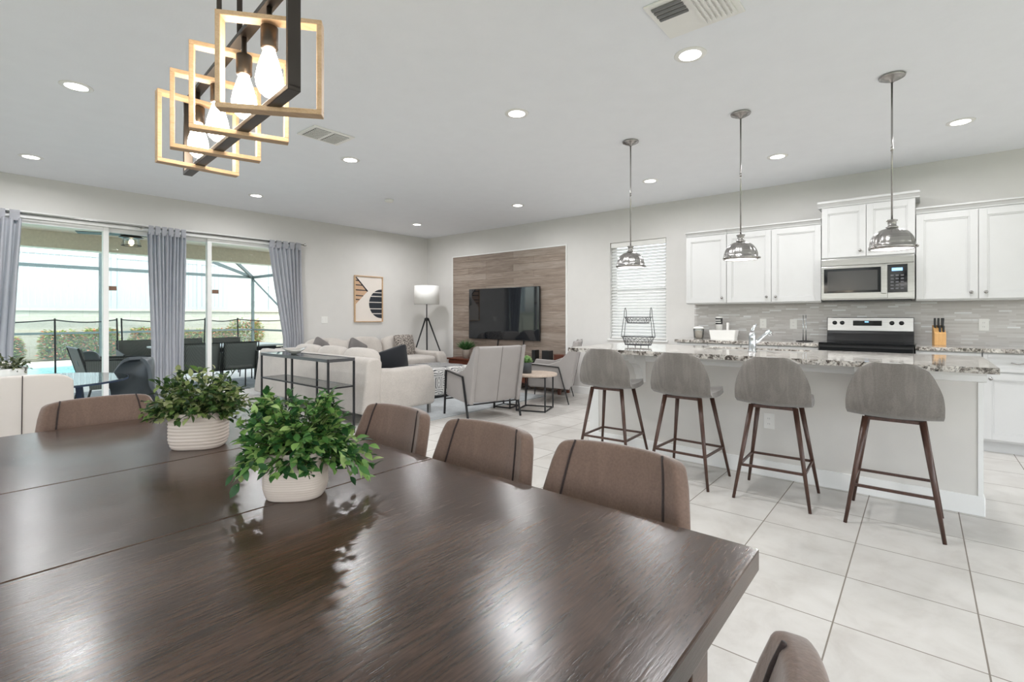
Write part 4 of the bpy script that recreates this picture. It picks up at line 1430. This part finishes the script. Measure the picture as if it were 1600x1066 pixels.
def pillow(name, loc, rot, s_, mat, label, pin=.75, thick=.075, ratio=1.0):
    m_ = Matrix.Translation(loc) @ Matrix.Rotation(rot[2], 4, 'Z') @ Matrix.Rotation(rot[1], 4, 'Y') @ Matrix.Rotation(rot[0], 4, 'X')
    b = MB().soft(s_, s_ * ratio, thick, (0, 0, 0), 14, 12, pin)
    o = b.build(name, mat, smooth=True)
    o.matrix_world = m_
    tag(o, label, 'pillow')
    return o
pillow('throw_pillow', (3.75, 5.02, .67), (R(90), R(-10), R(12)), .25, M['blackpillow'], 'black throw pillow leaning on the near arm of the sofa', .75, .08, .62)
pillow('throw_pillow', (5.42, 6.93, .71), (R(78), 0, R(8)), .22, M['patpillow'], 'dark speckled throw pillow at the right end of the far sofa wing', .75, .075, .85)
pillow('throw_pillow', (3.88, 6.93, .69), (R(72), R(32), R(0)), .17, M['greypillow'], 'grey throw pillow peeking over the sofa back, leftmost on the far wing', .75, .07, 1)
pillow('throw_pillow', (4.17, 6.93, .665), (R(72), R(6), 0), .19, M['sofafab'], 'light throw pillow between two darker ones on the far sofa wing', .75, .07, 1)
pillow('throw_pillow', (4.46, 6.90, .67), (R(72), R(28), 0), .165, M['greypillow'], 'dark grey throw pillow on the far wing, third from the left', .75, .07, 1)

ot = thing('ottoman', (5.18, 5.88, 0), 0, 'square ottoman with black and white key pattern in front of the sofa', 'ottoman')
MB().soft(.43, .43, .21, (0, 0, .245), 12, 10).build('cushion_body', M['greek'], ot, smooth=True)
MB().box(-.40, .40, -.40, .40, .012, .06).build('plinth', M['black'], ot)
o = MB().box(3.75, 6.1, 4.38, 6.35, 0.0005, .010).build('area_rug', M['rug'])
tag(o, 'pale blue grey area rug under the ottoman and armchair', 'rug')

# console table behind sofa
cn = thing('console_table', (2.76, 5.30, 0), 0, 'narrow black metal console table with glass shelves behind the sofa', 'console table')
M['consoletop'] = plain('satin grey metal', (.11, .11, .115, 1), .3, .6)
CW, CL, CH = .145, .745, .785
b = MB()
for sy in (-1, 1):
    b.bar((-CW, sy * CL, CH - .015), (CW, sy * CL, CH - .015), .026, .032)
for sx in (-1, 1):
    b.bar((sx * CW, -CL, CH - .015), (sx * CW, CL, CH - .015), .026, .032)
b.build('top_frame', M['consoletop'], cn)
MB().box(-CW + .01, CW - .01, -CL + .01, CL - .01, CH - .012, CH - .002).build('glass_top', M['tabletopglass'], cn)
b = MB()
for sy in (-1, 1):
    b.bar((-CW, sy * CL, .49), (CW, sy * CL, .49), .015, .015)
for sx in (-1, 1):
    b.bar((sx * CW, -CL, .49), (sx * CW, CL, .49), .015, .015)
b.build('shelf_frame', M['blackmetal'], cn)
MB().box(-CW + .008, CW - .008, -CL + .008, CL - .008, .491, .497).build('glass_shelf', M['tabletopglass'], cn)
b = MB()
for sx in (-1, 1):
    b.bar((sx * CW, -CL, .04), (sx * CW, CL, .04), .015, .015)
for sy in (-1, 1):
    b.bar((-CW, sy * CL, .04), (CW, sy * CL, .04), .015, .015)
b.build('bottom_frame', M['blackmetal'], cn)
for sx in (-1, 1):
    for y in (-CL, 0, CL):
        MB().bar((sx * CW, y, 0), (sx * CW, y, CH - .03), .018, .018).build('leg', M['blackmetal'], cn)
bw = MB().lathe([(.03, 0), (.05, .004), (.10, .02), (.15, .05), (.165, .062), (.16, .064), (.13, .045), (.08, .02), (.02, .012)], 36,
                fn=lambda a, r, z: (r * .75 * math.cos(a), r * 1.15 * math.sin(a), z + .018 * (r / .16) * math.cos(2 * a + 1)))
o = bw.build('decorative_bowl', plain('grey glazed bowl', rgb(176, 172, 166), .25, var=.08), smooth=True)
o.location = (2.76, 5.55, CH); tag(o, 'shallow wavy grey bowl on the console table behind the sofa', 'bowl')

# armchairs (face local +Y)
def armchair():
    t = thing('armchair', (0, 0, 0))
    tag(t, '', 'armchair', 'grey leather armchairs')
    Wd = .33
    def shell(u_, v_):
        s_ = u_ * 2 - 1
        z_ = .22 + .65 * v_
        return Vector((s_ * (Wd - .03 + .01 * v_), -.30 - .13 * v_ + .05 * s_ * s_, z_))
    MB().grid(shell, 14, 12).build('backrest', M['armleather'], t, smooth=True, solid=.06, offset=0, bevel=.015, seg=3)
    pr = [shell(.5, v_) + Vector((0, -.032, 0)) for v_ in [i / 8 for i in range(9)]]
    MB().path(pr, .002, 6).build('back_seam', M['piping'], t)
    for sx in (-1, 1):
        pts = [(-.31, .20), (.27, .24), (.30, .50), (.27, .565), (-.02, .545), (-.17, .60), (-.27, .70), (-.38, .86), (-.44, .88), (-.41, .72)]
        MB().prism(pts, 'x', sx * (Wd - .03), sx * (Wd + .02)).build('arm_panel', M['armleather'], t, bevel=.012, seg=3, smooth=False)
        b = MB()
        pth = [(sx * (Wd + .035), .30, 0), (sx * (Wd + .035), .26, .555), (sx * (Wd + .035), -.16, .51), (sx * (Wd + .035), -.30, 0)]
        for p_, q_ in zip(pth, pth[1:]):
            b.bar(p_, q_, .012, .024, (1, 0, 0))
        b.build('leg_frame', M['blackmetal'], t)
    b = MB().bar((-Wd - .035, .28, .20), (Wd + .035, .28, .20), .02, .014).bar((-Wd - .035, -.24, .19), (Wd + .035, -.24, .19), .02, .014)
    b.build('cross_bars', M['blackmetal'], t)
    MB().soft(Wd - .035, .29, .09, (0, 0, .37), 6, 8).build('seat_cushion', M['armleather'], t, smooth=True)
    MB().box(-Wd + .03, Wd - .03, -.29, .26, .22, .30).build('seat_base', M['armleather'], t, bevel=.01)
    return t
a0 = armchair()
a0.location = (4.44, 4.16, 0); a0.rotation_euler = (0, 0, math.atan2(.96, .27) - PI / 2)
a0['label'] = 'grey leather armchair with its back to the camera, left of the nesting tables'
dup(a0, (5.90, 4.16, 0), math.atan2(.89, -.46) - PI / 2, 'grey leather armchair seen from the side, behind the end of the island')

# nesting tables
def nest(loc, r_, h_, rz, label):
    t = thing('nesting_table', loc, rz, label, 'side table', 'round nesting side tables')
    MB().lathe([(r_ - .004, h_ - .028), (r_, h_ - .024), (r_, h_ - .004), (r_ - .004, h_)], 48).build('tabletop', M['pale_top'], t, smooth=False)
    s_ = r_ * .66
    cs = [(-s_, -s_), (s_, -s_), (s_, s_), (-s_, s_)]
    for nm, z_ in (('base_frame', .010), ('top_frame', h_ - .036)):
        b = MB()
        for i in range(4):
            b.bar((*cs[i], z_), (*cs[(i + 1) % 4], z_), .014, .014)
        b.build(nm, M['blackmetal'], t)
    for c_ in cs:
        MB().bar((*c_, 0), (*c_, h_ - .03), .016, .016).build('leg', M['blackmetal'], t)
    return t
nest((5.16, 3.89, 0), .29, .475, R(20), 'taller round nesting table with bleached wood top and black frame, holding the succulent')
nest((5.07, 4.30, 0), .18, .37, R(10), 'lower round nesting table tucked behind the armchair')
su = thing('potted_succulent', (5.08, 3.97, .475), 0, 'pale green succulent in a charcoal pot on the nesting table', 'plant')
MB().lathe([(.062, 0), (.068, .004), (.068, .135), (.062, .14), (.058, .13)], 32).build('pot', M['charcoal'], su, smooth=True)
rnd = random.Random(4)
sp_ = [((rnd.uniform(-.03, .03), rnd.uniform(-.03, .03), .13 + rnd.uniform(0, .06)), (rnd.uniform(-1, 1), rnd.uniform(-1, 1), rnd.uniform(0, 1.2))) for i in range(190)]
leaves('foliage', M['succulent'], su, sp_, .055, .026, rnd, .1)

# floor lamp
fl = thing('floor_lamp', (6.15, 7.2, 0), 0, 'black tripod floor lamp with white drum shade in the far corner', 'floor lamp')
rt = Vector((F_[1], -F_[0], 0))
for k, (dx, dy) in enumerate(((rt.x * .46, rt.y * .46), (-rt.x * .40, -rt.y * .40), (.25, .28))):
    MB().tube((dx * .06, dy * .06, 1.17), (dx, dy, 0), .015, .011, n=10).build('leg', M['blackmetal'], fl, smooth=True)
MB().lathe([(.03, 1.13), (.045, 1.15), (.045, 1.175), (.02, 1.19)], 20).tube((0, 0, 1.17), (0, 0, 1.50), .010, n=10).build('pole', M['blackmetal'], fl, smooth=True)
MB().lathe([(.235, 1.44), (.232, 1.79)], 48, caps=False).build('lamp_shade', M['shade'], fl, smooth=True, solid=.004)

# art
ar = thing('framed_art', (5.274, YL, 1.112), 0, 'framed abstract print with striped black half circle and tan triangle', 'picture')
aw, ah = .299, .84
b = MB()
b.box(-aw, aw, -.035, -.001, 0, .015).box(-aw, aw, -.035, -.001, ah - .015, ah).box(-aw, -aw + .015, -.035, -.001, .015, ah - .015).box(aw - .015, aw, -.035, -.001, .015, ah - .015)
b.build('frame', M['oak'], ar)
MB().box(-aw + .015, aw - .015, -.012, -.001, .015, ah - .015).build('paper', M['artpaper'], ar)
b = MB()
xr = aw - .016
cz, rr_ = .335, .27
bands = [(-.27, -.19), (-.175, -.10), (-.085, .02), (.035, .13), (.145, .20), (.215, .27)]
for z0, z1 in bands:
    pts = []
    n = 8
    for i in range(n + 1):
        z_ = z0 + (z1 - z0) * i / n
        pts.append((xr - math.sqrt(max(0, rr_ ** 2 - z_ ** 2)) * 1.02, cz + z_))
    pts += [(xr, cz + z1), (xr, cz + z0)]
    b.prism(pts, 'y', -.0135, -.0125)
b.build('striped_half_circle', M['artblack'], ar)
xl = -aw + .016
MB().prism([(xl, .31), (xl + .26, .56), (xl, .82)], 'y', -.0133, -.0124).build('tan_triangle', M['arttan'], ar)
b = MB()
for z_ in (.40, .47, .57, .66, .74):
    t_ = (z_ - .31) / .25 if z_ < .56 else (.82 - z_) / .26
    b.prism([(xl, z_), (xl + .26 * t_, z_ - .004), (xl + .26 * t_, z_ + .012), (xl, z_ + .018)], 'y', -.0145, -.0135)
b.prism([(xl, .81), (xl + .03, .81), (xl + .27, .565), (xl + .25, .55)], 'y', -.0145, -.0135)
b.build('ink_lines', M['artblack'], ar)

# ------------------------------------------------------------------ curtains and rod
rd = thing('curtain_rod', (0, YL - .09, 2.375), 0, 'thin grey metal curtain rod above the sliding door', 'curtain rod')
MB().tube((.2, 0, 0), (4.0, 0, 0), .009, n=12).build('rod', M['steel'], rd, smooth=True)
MB().soft(.022, .022, .022, (4.02, 0, 0), 2, 6).build('finial', M['steel'], rd, smooth=True)
b = MB()
for x in (.3, 1.85, 3.93):
    b.bar((x, 0, -.005), (x, .089, -.005), .012, .012).box(x - .012, x + .012, .083, .0895, -.03, .03)
b.build('brackets', M['steel'], rd)
def curtain(xa, xb, xa2, xb2, folds, label, seed):
    t = thing('curtain', ((xa + xb) / 2, YL - .09, 0), 0, label, 'curtain', 'grey curtain panels on the sliding door')
    rnd = random.Random(seed)
    ph = [rnd.uniform(-.5, .5) for _ in range(folds + 2)]
    cx = (xa + xb) / 2
    def f(u_, v_):
        z_ = .015 + (2.30 - .015) * v_
        k = 1 - v_
        kk = min(1, k * 1.6)
        x0 = xa + (xa2 - xa) * kk; x1 = xb + (xb2 - xb) * kk
        j = u_ * folds
        i = int(min(folds - 1, j))
        amp = .042 * (.75 + .35 * math.sin(3.1 * i + seed))
        p_ = 2 * PI * j + (ph[i] + (ph[i + 1] - ph[i]) * (j - i)) * (k * 1.2)
        y = amp * math.sin(p_) + .012 * math.sin(7 * k + i)
        x = x0 + (x1 - x0) * u_ + .012 * math.cos(p_ * 1.0) * kk
        return Vector((x - cx, y, z_))
    MB().grid(f, folds * 10, 26).build('panel', M['curtain'], t, smooth=True, solid=.003)
    b = MB()
    nt_ = max(4, folds // 2 + 1)
    for i in range(nt_):
        x = xa + (xb - xa) * (i + .5) / nt_ - cx
        w2 = (xb - xa) / nt_ * .36
        pts = [(-.016, 2.28), (-.016, 2.365), (-.012, 2.39), (0, 2.398), (.012, 2.39), (.016, 2.365), (.016, 2.28), (.012, 2.28), (.012, 2.36), (0, 2.39), (-.012, 2.36), (-.012, 2.28)]
        b.prism(pts, 'x', x - w2, x + w2)
    b.build('tabs', M['curtain'], t)
    return t
curtain(.28, .74, .26, .66, 7, 'grey tab top curtain at the left edge of the sliding door', 1)
curtain(1.90, 2.34, 1.94, 2.30, 10, 'grey tab top curtain gathered in the middle of the sliding door', 2)
curtain(3.44, 3.96, 3.66, 3.98, 8, 'grey tab top curtain at the right end of the sliding door, beside the sofa', 3)

# ------------------------------------------------------------------ breakfast nook at the left
gt = thing('round_glass_table', (.50, 4.92, 0), 0, 'round glass table on dark blue legs at the left by the sliding door', 'table')
MB().lathe([(.565, .738), (.57, .742), (.57, .748), (.565, .752)], 72).build('glass_top', M['tabletopglass'], gt)
MB().lathe([(.5702, .7375), (.5735, .7375), (.5735, .7495), (.5702, .7495)], 72, caps=False).build('rim', M['navy'], gt)
for a in (-100, -65, -20, 80, 160):
    MB().bar((.28 * math.cos(R(a)), .28 * math.sin(R(a)), .735), (.34 * math.cos(R(a)), .34 * math.sin(R(a)), 0), .075, .03, (math.cos(R(a)), math.sin(R(a)), 0)).build('leg', M['navy'], gt)
def parson(loc, rz, label, top=.88):
    t = thing('white_chair', loc, rz, label, 'chair', 'white leather chairs at the glass table')   # faces +Y
    MB().soft(.215, .235, .055, (0, .02, .44), 7, 8).build('seat', M['leather'], t, smooth=True)
    def f(u_, v_):
        s_ = u_ * 2 - 1
        z_ = .40 + (top - .40) * v_
        return Vector((s_ * (.225 - .01 * v_), -.20 - .05 * v_ + .035 * s_ * s_, z_ - .03 * abs(s_) ** 8 * max(0, v_ - .8) / .2 + .012 * (1 - s_ * s_) * v_))
    MB().grid(f, 16, 10).build('backrest', M['leather'], t, smooth=True, solid=.05, offset=0, bevel=.012, seg=3)
    MB().path([f(.5, i / 8) + Vector((0, -.027, 0)) for i in range(9)], .0022, 6).build('back_seam', M['piping'], t)
    for sx in (-1, 1):
        for sy in (-1, 1):
            MB().tube((sx * .17, sy * .17, .40), (sx * .19, sy * .2, 0), .014, .010, n=10).build('leg', M['chrome'], t, smooth=True)
    return t
parson((.365, 4.06, 0), 0, 'white leather chair with its back to the camera, at the left edge')
parson((.30, 5.58, 0), PI, 'white leather chair on the far side of the glass table, behind the potted plant', .84)
# slate bucket chair
def bucket(loc, rz, label):
    t = thing('bucket_chair', loc, rz, label, 'chair')                     # faces +X, back at -X
    P = [(.22, .46, .17), (.12, .455, .22), (0, .45, .235), (-.12, .46, .24), (-.19, .50, .245), (-.22, .58, .24), (-.235, .66, .225), (-.25, .74, .20), (-.265, .80, .165), (-.275, .845, .12), (-.28, .865, .06)]
    n = len(P) - 1
    def f(u_, v_):
        s_ = u_ * 2 - 1
        i = min(n - 1, int(v_ * n)); fr = v_ * n - i
        x, z_, w2 = [P[i][q_] * (1 - fr) + P[i + 1][q_] * fr for q_ in range(3)]
        bk = max(0, min(1, (v_ - .3) / .3))
        return Vector((x + .14 * s_ * s_ * bk, s_ * w2, z_ + .03 * s_ * s_ * (1 - bk)))
    MB().grid(f, 18, 20).build('seat_shell', M['darkleather'], t, smooth=True, solid=.03, offset=0, bevel=.008, subsurf=1)
    for sx in (-1, 1):
        for sy in (-1, 1):
            MB().tube((sx * .12, sy * .12, .44), (sx * .2, sy * .2, 0), .012, .009, n=10).build('leg', M['blackmetal'], t, smooth=True)
    return t
bucket((1.02, 4.96, 0), R(205), 'slate grey curved shell chair right of the round glass table')
wpot = thing('potted_plant', (.385, 4.93, .752), 0, 'olive leafed plant in a low white pot on the round glass table', 'plant')
MB().lathe([(.10, 0), (.115, .005), (.118, .10), (.11, .105), (.105, .09)], 36).build('pot', M['plastic'], wpot, smooth=True)
MB().lathe([(.105, .085), (.02, .09)], 24).build('soil', M['soil'], wpot)
bush(wpot, .14, .14, .10, .10, 340, M['leaf3'], 12, .03, .016, .4, 50)

# ------------------------------------------------------------------ outside
G = -.04
struct(MB().box(-14, 22, YL + .2, 12.6, G - .1, G).build('patio_paving', M['paver']))
struct(MB().box(-14, 22, 18.3, 45, G - .1, G - .01).build('ground_beyond', M['soil']))
struct(MB().box(-14, 22, 17.9, 18.3, G - .1, G + .02).build('pool_coping', M['paver']))
struct(MB().box(4.6, 22, 12.6, 17.9, G - .1, G).build('patio_paving', M['paver']))
struct(MB().box(-60, XB - .2, -50, 60, G - .5, G - .12).build('front_lawn', M['lawn']))
struct(MB().box(XB - .2, 60, -50, YB - .2, G - .5, G - .12).build('front_lawn', M['lawn']))
o = MB().box(-14, 4.6, 12.6, 17.9, G - .3, G - .04).build('swimming_pool', M['water'])
tag(o, 'pale turquoise swimming pool beyond the patio fence', 'pool')
# lanai roof with header beam
b = MB()
b.box(-6, 12, YL + .2, 11.35, 2.62, 2.8).box(-6, 12, 11.05, 11.35, 2.35, 2.62)
struct(b.build('patio_roof', M['soffit']))
for x in (-4.5, 10.5):
    struct(MB().box(x - .2, x + .2, 11.0, 11.4, G, 2.35).build('patio_column', M['soffit']))
# screen cage
cg = thing('pool_cage', (0, 18.4, 0), 0, 'dark aluminium screen enclosure frame around the pool', 'pool enclosure')
CY = 18.4
def cy_(x, y, z_): return (x, y - CY, z_)
px = [-6.5, -1.5, 3.40, 7.65]
for x in px:
    MB().bar(cy_(x, CY, G), cy_(x, CY, 2.6 if x > 7 else 4.05), .10, .07).build('post', M['cage'], cg)
b = MB()
b.bar(cy_(px[0], CY, 2.6), cy_(px[-1], CY, 2.6), .06, .09).bar(cy_(px[0], CY, .74), cy_(px[-1], CY, .74), .05, .06).bar(cy_(7.65, CY, 2.6), cy_(7.65, 11.35, 2.6), .06, .09).bar(cy_(7.65, CY, .74), cy_(7.65, 11.35, .74), .05, .06)
b.build('rails', M['cage'], cg)
b = MB()
b.bar(cy_(px[0], CY, 4.08), cy_(3.4, CY, 4.08), .05, .08).bar(cy_(3.4, CY, 4.08), cy_(7.65, CY, 2.6), .06, .10)
b.bar(cy_(7.65, CY, 2.6), cy_(6.4, 16.9, 3.06), .06, .10).bar(cy_(6.4, 16.9, 3.06), cy_(6.4, 11.3, 3.06), .05, .08)
for yy in (15.0, 12.0):
    b.bar(cy_(7.65, yy, G), cy_(7.65, yy, 2.6), .05, .09).bar(cy_(7.65, yy, 2.6), cy_(6.4, yy, 3.06), .05, .07)
b.bar(cy_(7.65, CY, 2.55), cy_(7.65, 15.0, .85), .04, .04)
b.build('rafters', M['cage'], cg)
b = MB()
for (v4) in ([(px[0], CY + .02, .85), (px[-1], CY + .02, .85), (px[-1], CY + .02, 2.56), (px[0], CY + .02, 2.56)], [(px[0], CY + .02, G), (px[-1], CY + .02, G), (px[-1], CY + .02, .78), (px[0], CY + .02, .78)]):
    b.bm.faces.new([b.bm.verts.new(cy_(*p)) for p in v4])
b.build('insect_screen', M['mesh'], cg)
# mesh pool fence
pf = thing('pool_fence', (0, 11.75, 0), 0, 'black mesh safety fence with thin posts along the pool', 'fence')
fx = [-1.6, .10, 1.55, 2.44, 2.51, 3.87, 4.58, 5.9, 7.3]
tops = []
b0 = MB(); b1 = MB(); b2 = MB()
rnd = random.Random(9)
for i, x in enumerate(fx):
    ln = (-.03 if i in (3, 4) else rnd.uniform(-.02, .05))
    b0.tube((x, 0, G), (x + ln, 0, 1.18), .014, n=8)
    tops.append(x + ln)
b0.build('posts', M['blackmetal'], pf)
for x0, x1 in zip(tops, tops[1:]):
    if x1 - x0 < .3: continue
    pts = [(x0 + (x1 - x0) * k / 10, 0, 1.15 - .045 * math.sin(PI * k / 10)) for k in range(11)]
    b1.path(pts, .011, 6)
    v_ = [b2.bm.verts.new(p) for p in pts] 
    w_2 = [b2.bm.verts.new((p[0], 0, G + .02)) for p in pts]
    for k in range(10):
        b2.bm.faces.new((v_[k], v_[k + 1], w_2[k + 1], w_2[k]))
b1.build('top_band', M['blackmetal'], pf)
b2.build('mesh_panel', M['mesh'], pf)
# block retaining wall, white fence on it
o = MB().box(-14, 22, 20.2, 20.6, G - .01, 1.38).box(-14, 22, 20.14, 20.66, 1.38, 1.46).build('retaining_wall', M['block'])
tag(o, 'pale split face block retaining wall behind the pool', 'garden wall')
vf = thing('vinyl_fence', (0, 21.4, 0), 0, 'tall white vinyl privacy fence above the block wall', 'fence')
b = MB()
x = -14
while x < 7.8:
    b.box(x + .004, x + .146, -.012, .012, 1.2, 3.25)
    x += .15
b.build('pickets', M['vinyl'], vf)
b = MB().box(-14, 7.9, -.03, .03, 3.2, 3.34).box(-14, 7.9, -.03, .03, 1.45, 1.58)
b.build('rails', M['vinyl'], vf)
for i in range(9):
    x = -13.9 + i * 2.6
    MB().box(x - .07, x + .07, -.07, .07, 1.0, 3.45).build('post', M['vinyl'], vf)
struct(MB().box(-14, 22, 20.6, 45, 0, 1.3).build('raised_ground', M['soil']))
nb = thing('neighbour_enclosure', (12.5, 27, 1.3), 0, 'neighbour white framed screen enclosure beyond the end of the white fence', 'enclosure')
b = MB()
for x in (-4.6, -2.6, -.4, 1.8, 4):
    b.box(x - .07, x + .07, -.07, .07, 0, 3.2)
b.box(-4.6, 4, -.05, .05, 3.1, 3.25).box(-4.6, 4, -.05, .05, 1.5, 1.6).box(-4.6, 4, -.05, .05, 0, .12)
b.build('frame', M['vinyl'], nb)
MB().box(-4.6, 6, 1.5, 1.8, 0, 3.6).build('house_wall', plain('neighbour stucco', rgb(190, 196, 190), .9), nb)
# shrubs
def shrub(x, y, s_, label, seed, fl=True):
    t = thing('shrub', (x, y, G - .01), 0, label, 'shrub', 'shrubs along the block wall')
    rnd = random.Random(seed)
    sp_ = []
    for k in range(2200):
        a = rnd.uniform(0, 2 * PI); e = rnd.random() ** .6
        zz = rnd.uniform(.05, 1)
        rr = s_ * .52 * math.sqrt(max(.02, 1 - (zz * 1.0 - .35) ** 2)) * rnd.uniform(.4, 1.0)
        sp_.append(((rr * math.cos(a), rr * .6 * math.sin(a), s_ * zz * .95 * rnd.uniform(.85, 1)), (math.cos(a), math.sin(a), rnd.uniform(-.2, 1.2))))
    leaves('foliage', M['shrub'], t, sp_, .10, .05, rnd)
    b = MB()
    for k in range(6):
        a = k * 1.05
        b.tube((0, 0, 0), (s_ * .3 * math.cos(a), s_ * .2 * math.sin(a), s_ * .6), .012, .006, n=5)
    b.build('branches', M['stem'], t)
    return t
for i, (x, s_, lb) in enumerate(((2.65, .95, 'flowering shrub left of the first pool fence post'), (1.5, .75, 'flowering shrub behind the left curtain'), (3.55, 1.0, 'orange flowering shrub behind the round cushion'), (4.75, 1.0, 'orange flowering shrub just left of the middle curtain'), (6.0, .9, 'flowering shrub right of the middle curtain'), (6.85, .9, 'orange flowering shrub right of the last door mullion'), (7.75, 1.3, 'tall yellow green shrub beside the cage corner post'))):
    shrub(x, 19.25, s_ * .95, lb, 20 + i)

# outdoor rug, table, chairs
tag(MB().box(1.2, 5.4, 8.15, 10.6, G + .0005, G + .010).build('outdoor_rug', M['extrug']), 'grey outdoor rug under the patio dining set', 'rug')
od = thing('patio_table', (3.46, 9.75, G + .01), 0, 'pale topped rectangular patio dining table outside the glass door', 'table')
MB().box(-.95, .95, -.5, .5, .70, .73).build('tabletop', plain('pale table slab', rgb(196, 200, 200), .3), od, bevel=.005)
MB().box(-.85, .85, -.4, .4, .62, .699).build('apron', M['blackmetal'], od)
for sx in (-1, 1):
    for sy in (-1, 1):
        MB().bar((sx * .82, sy * .4, 0), (sx * .82, sy * .4, .62), .05, .05).build('leg', M['blackmetal'], od)
def patio_chair(label=''):
    t = thing('patio_chair', (0, 0, 0))                                   # faces +Y
    tag(t, label, 'patio chair', 'rope weave patio chairs')
    def f(u_, v_):
        s_ = u_ * 2 - 1
        return Vector((s_ * .26, -.24 - .06 * v_ + .04 * abs(s_) ** 4, .36 + .46 * v_))
    MB().grid(f, 10, 6).build('backrest', M['wicker'], t, smooth=True, solid=.02)
    for sx in (-1, 1):
        MB().prism([(-.24, .36), (.24, .38), (.24, .60), (-.28, .66)], 'x', sx * .26, sx * .28).build('side_panel', M['wicker'], t)
    b = MB()
    b.path([(-.28, -.32, 0), (-.27, -.24, .36), (-.27, -.30, .82), (.27, -.30, .82), (.27, -.24, .36), (.28, -.32, 0)], .011, 6)
    b.build('back_frame', M['blackmetal'], t)
    for sx in (-1, 1):
        MB().path([(sx * .28, .26, 0), (sx * .28, .25, .60), (sx * .27, -.28, .66)], .011, 6).build('side_frame', M['blackmetal'], t)
    MB().soft(.25, .25, .04, (0, 0, .42), 6, 6).build('seat_cushion', M['greypillow'], t, smooth=True)
    return t
pc = patio_chair('dark rope patio chair seen between the middle curtain and the door mullion')
pc.location = (2.84, 8.92, G + .01)
dup(pc, (3.42, 8.94, G + .01), 0, 'dark rope patio chair right of the door mullion, nearer the sofa')
dup(pc, (2.50, 10.6, G), PI, 'dark rope patio chair on the far side of the patio table, left')
dup(pc, (3.30, 10.6, G), PI, 'dark rope patio chair on the far side of the patio table, centre')
dup(pc, (4.0, 10.6, G), PI, 'dark rope patio chair on the far side of the patio table, right')
def lounge(loc, rz, label):
    t = thing('patio_lounge_chair', loc, rz, label, 'lounge chair')       # faces +X
    MB().prism([(-.50, .34), (-.62, .80), (-.58, .80), (-.46, .34)], 'y', -.36, .36).build('backrest', M['wicker'], t)
    for sy in (-1, 1):
        MB().prism([(-.50, .25), (.46, .25), (.46, .60), (-.55, .64)], 'y', sy * .36, sy * .39).build('side_panel', M['wicker'], t)
    MB().path([(-.55, -.375, 0), (-.48, -.375, .3), (-.62, -.375, .81), (-.62, .375, .81), (-.48, .375, .3), (-.55, .375, 0)], .014, 6).build('back_frame', M['blackmetal'], t)
    for sy in (-1, 1):
        MB().path([(.47, sy * .375, 0), (.47, sy * .375, .61), (-.56, sy * .375, .65)], .014, 6).build('side_frame', M['blackmetal'], t)
    MB().soft(.46, .34, .07, (0, 0, .36), 6, 6).build('seat_cushion', M['greypillow'], t, smooth=True)
    return t
lounge((1.98, 9.0, G + .01), R(0), 'brown rope lounge chair facing right, behind the round glass table')
o = MB().soft(.13, .10, .13, (0, 0, 0), 2.3, 8).build('round_cushion', M['darkleather'], smooth=True)
o.location = (1.53, 9.0, .64 + G); tag(o, 'round dark cushion propped in the lounge chair outside', 'cushion')
lounge((5.05, 9.75, G + .01), R(180), 'dark rope lounge chair at the right end of the patio set, beside the right curtain')
o = MB().soft(.28, .20, .20, (0, 0, 0), 2.3, 8).build('round_cushion', M['extrug'], smooth=True)
o.location = (5.2, 9.75, .66 + G); tag(o, 'rounded grey cushion resting in the right lounge chair outside', 'cushion')
# ceiling fan on the lanai
cf = thing('ceiling_fan', (2.13, 9.5, 2.62), 0, 'dark patio ceiling fan with a glass lantern light, seen through the door', 'ceiling fan')
MB().lathe([(.07, 0), (.075, -.03), (.03, -.05), (.015, -.06), (.015, -.09), (.09, -.10), (.13, -.12), (.13, -.16), (.16, -.17), (.16, -.18), (.10, -.19)], 28).build('motor', M['bronze'], cf, smooth=True)
for k in range(5):
    a = R(k * 72 + 155)
    m_ = Matrix.Rotation(a, 4, 'Z') @ Matrix.Translation((.40, 0, -.135)) @ Matrix.Rotation(R(10), 4, 'X')
    MB().box(-.27, .27, -.06, .06, -.004, .004, m_).build('blade', plain('fan blade %d' % k, rgb(92, 84, 72), .5), cf)
cgm = MB().lathe([(.10, -.19), (.125, -.29), (.12, -.30)], 28, caps=False).build('glass_shade', M['clear'], cf, smooth=True)
MB().soft(.035, .035, .05, (0, 0, -.25), 2, 6).build('lamp_bulb', M['fanlight'], cf, smooth=True)
MB().lathe([(.126, -.295), (.130, -.295), (.130, -.305), (.126, -.305)], 28, caps=False).build('shade_ring', M['bronze'], cf)
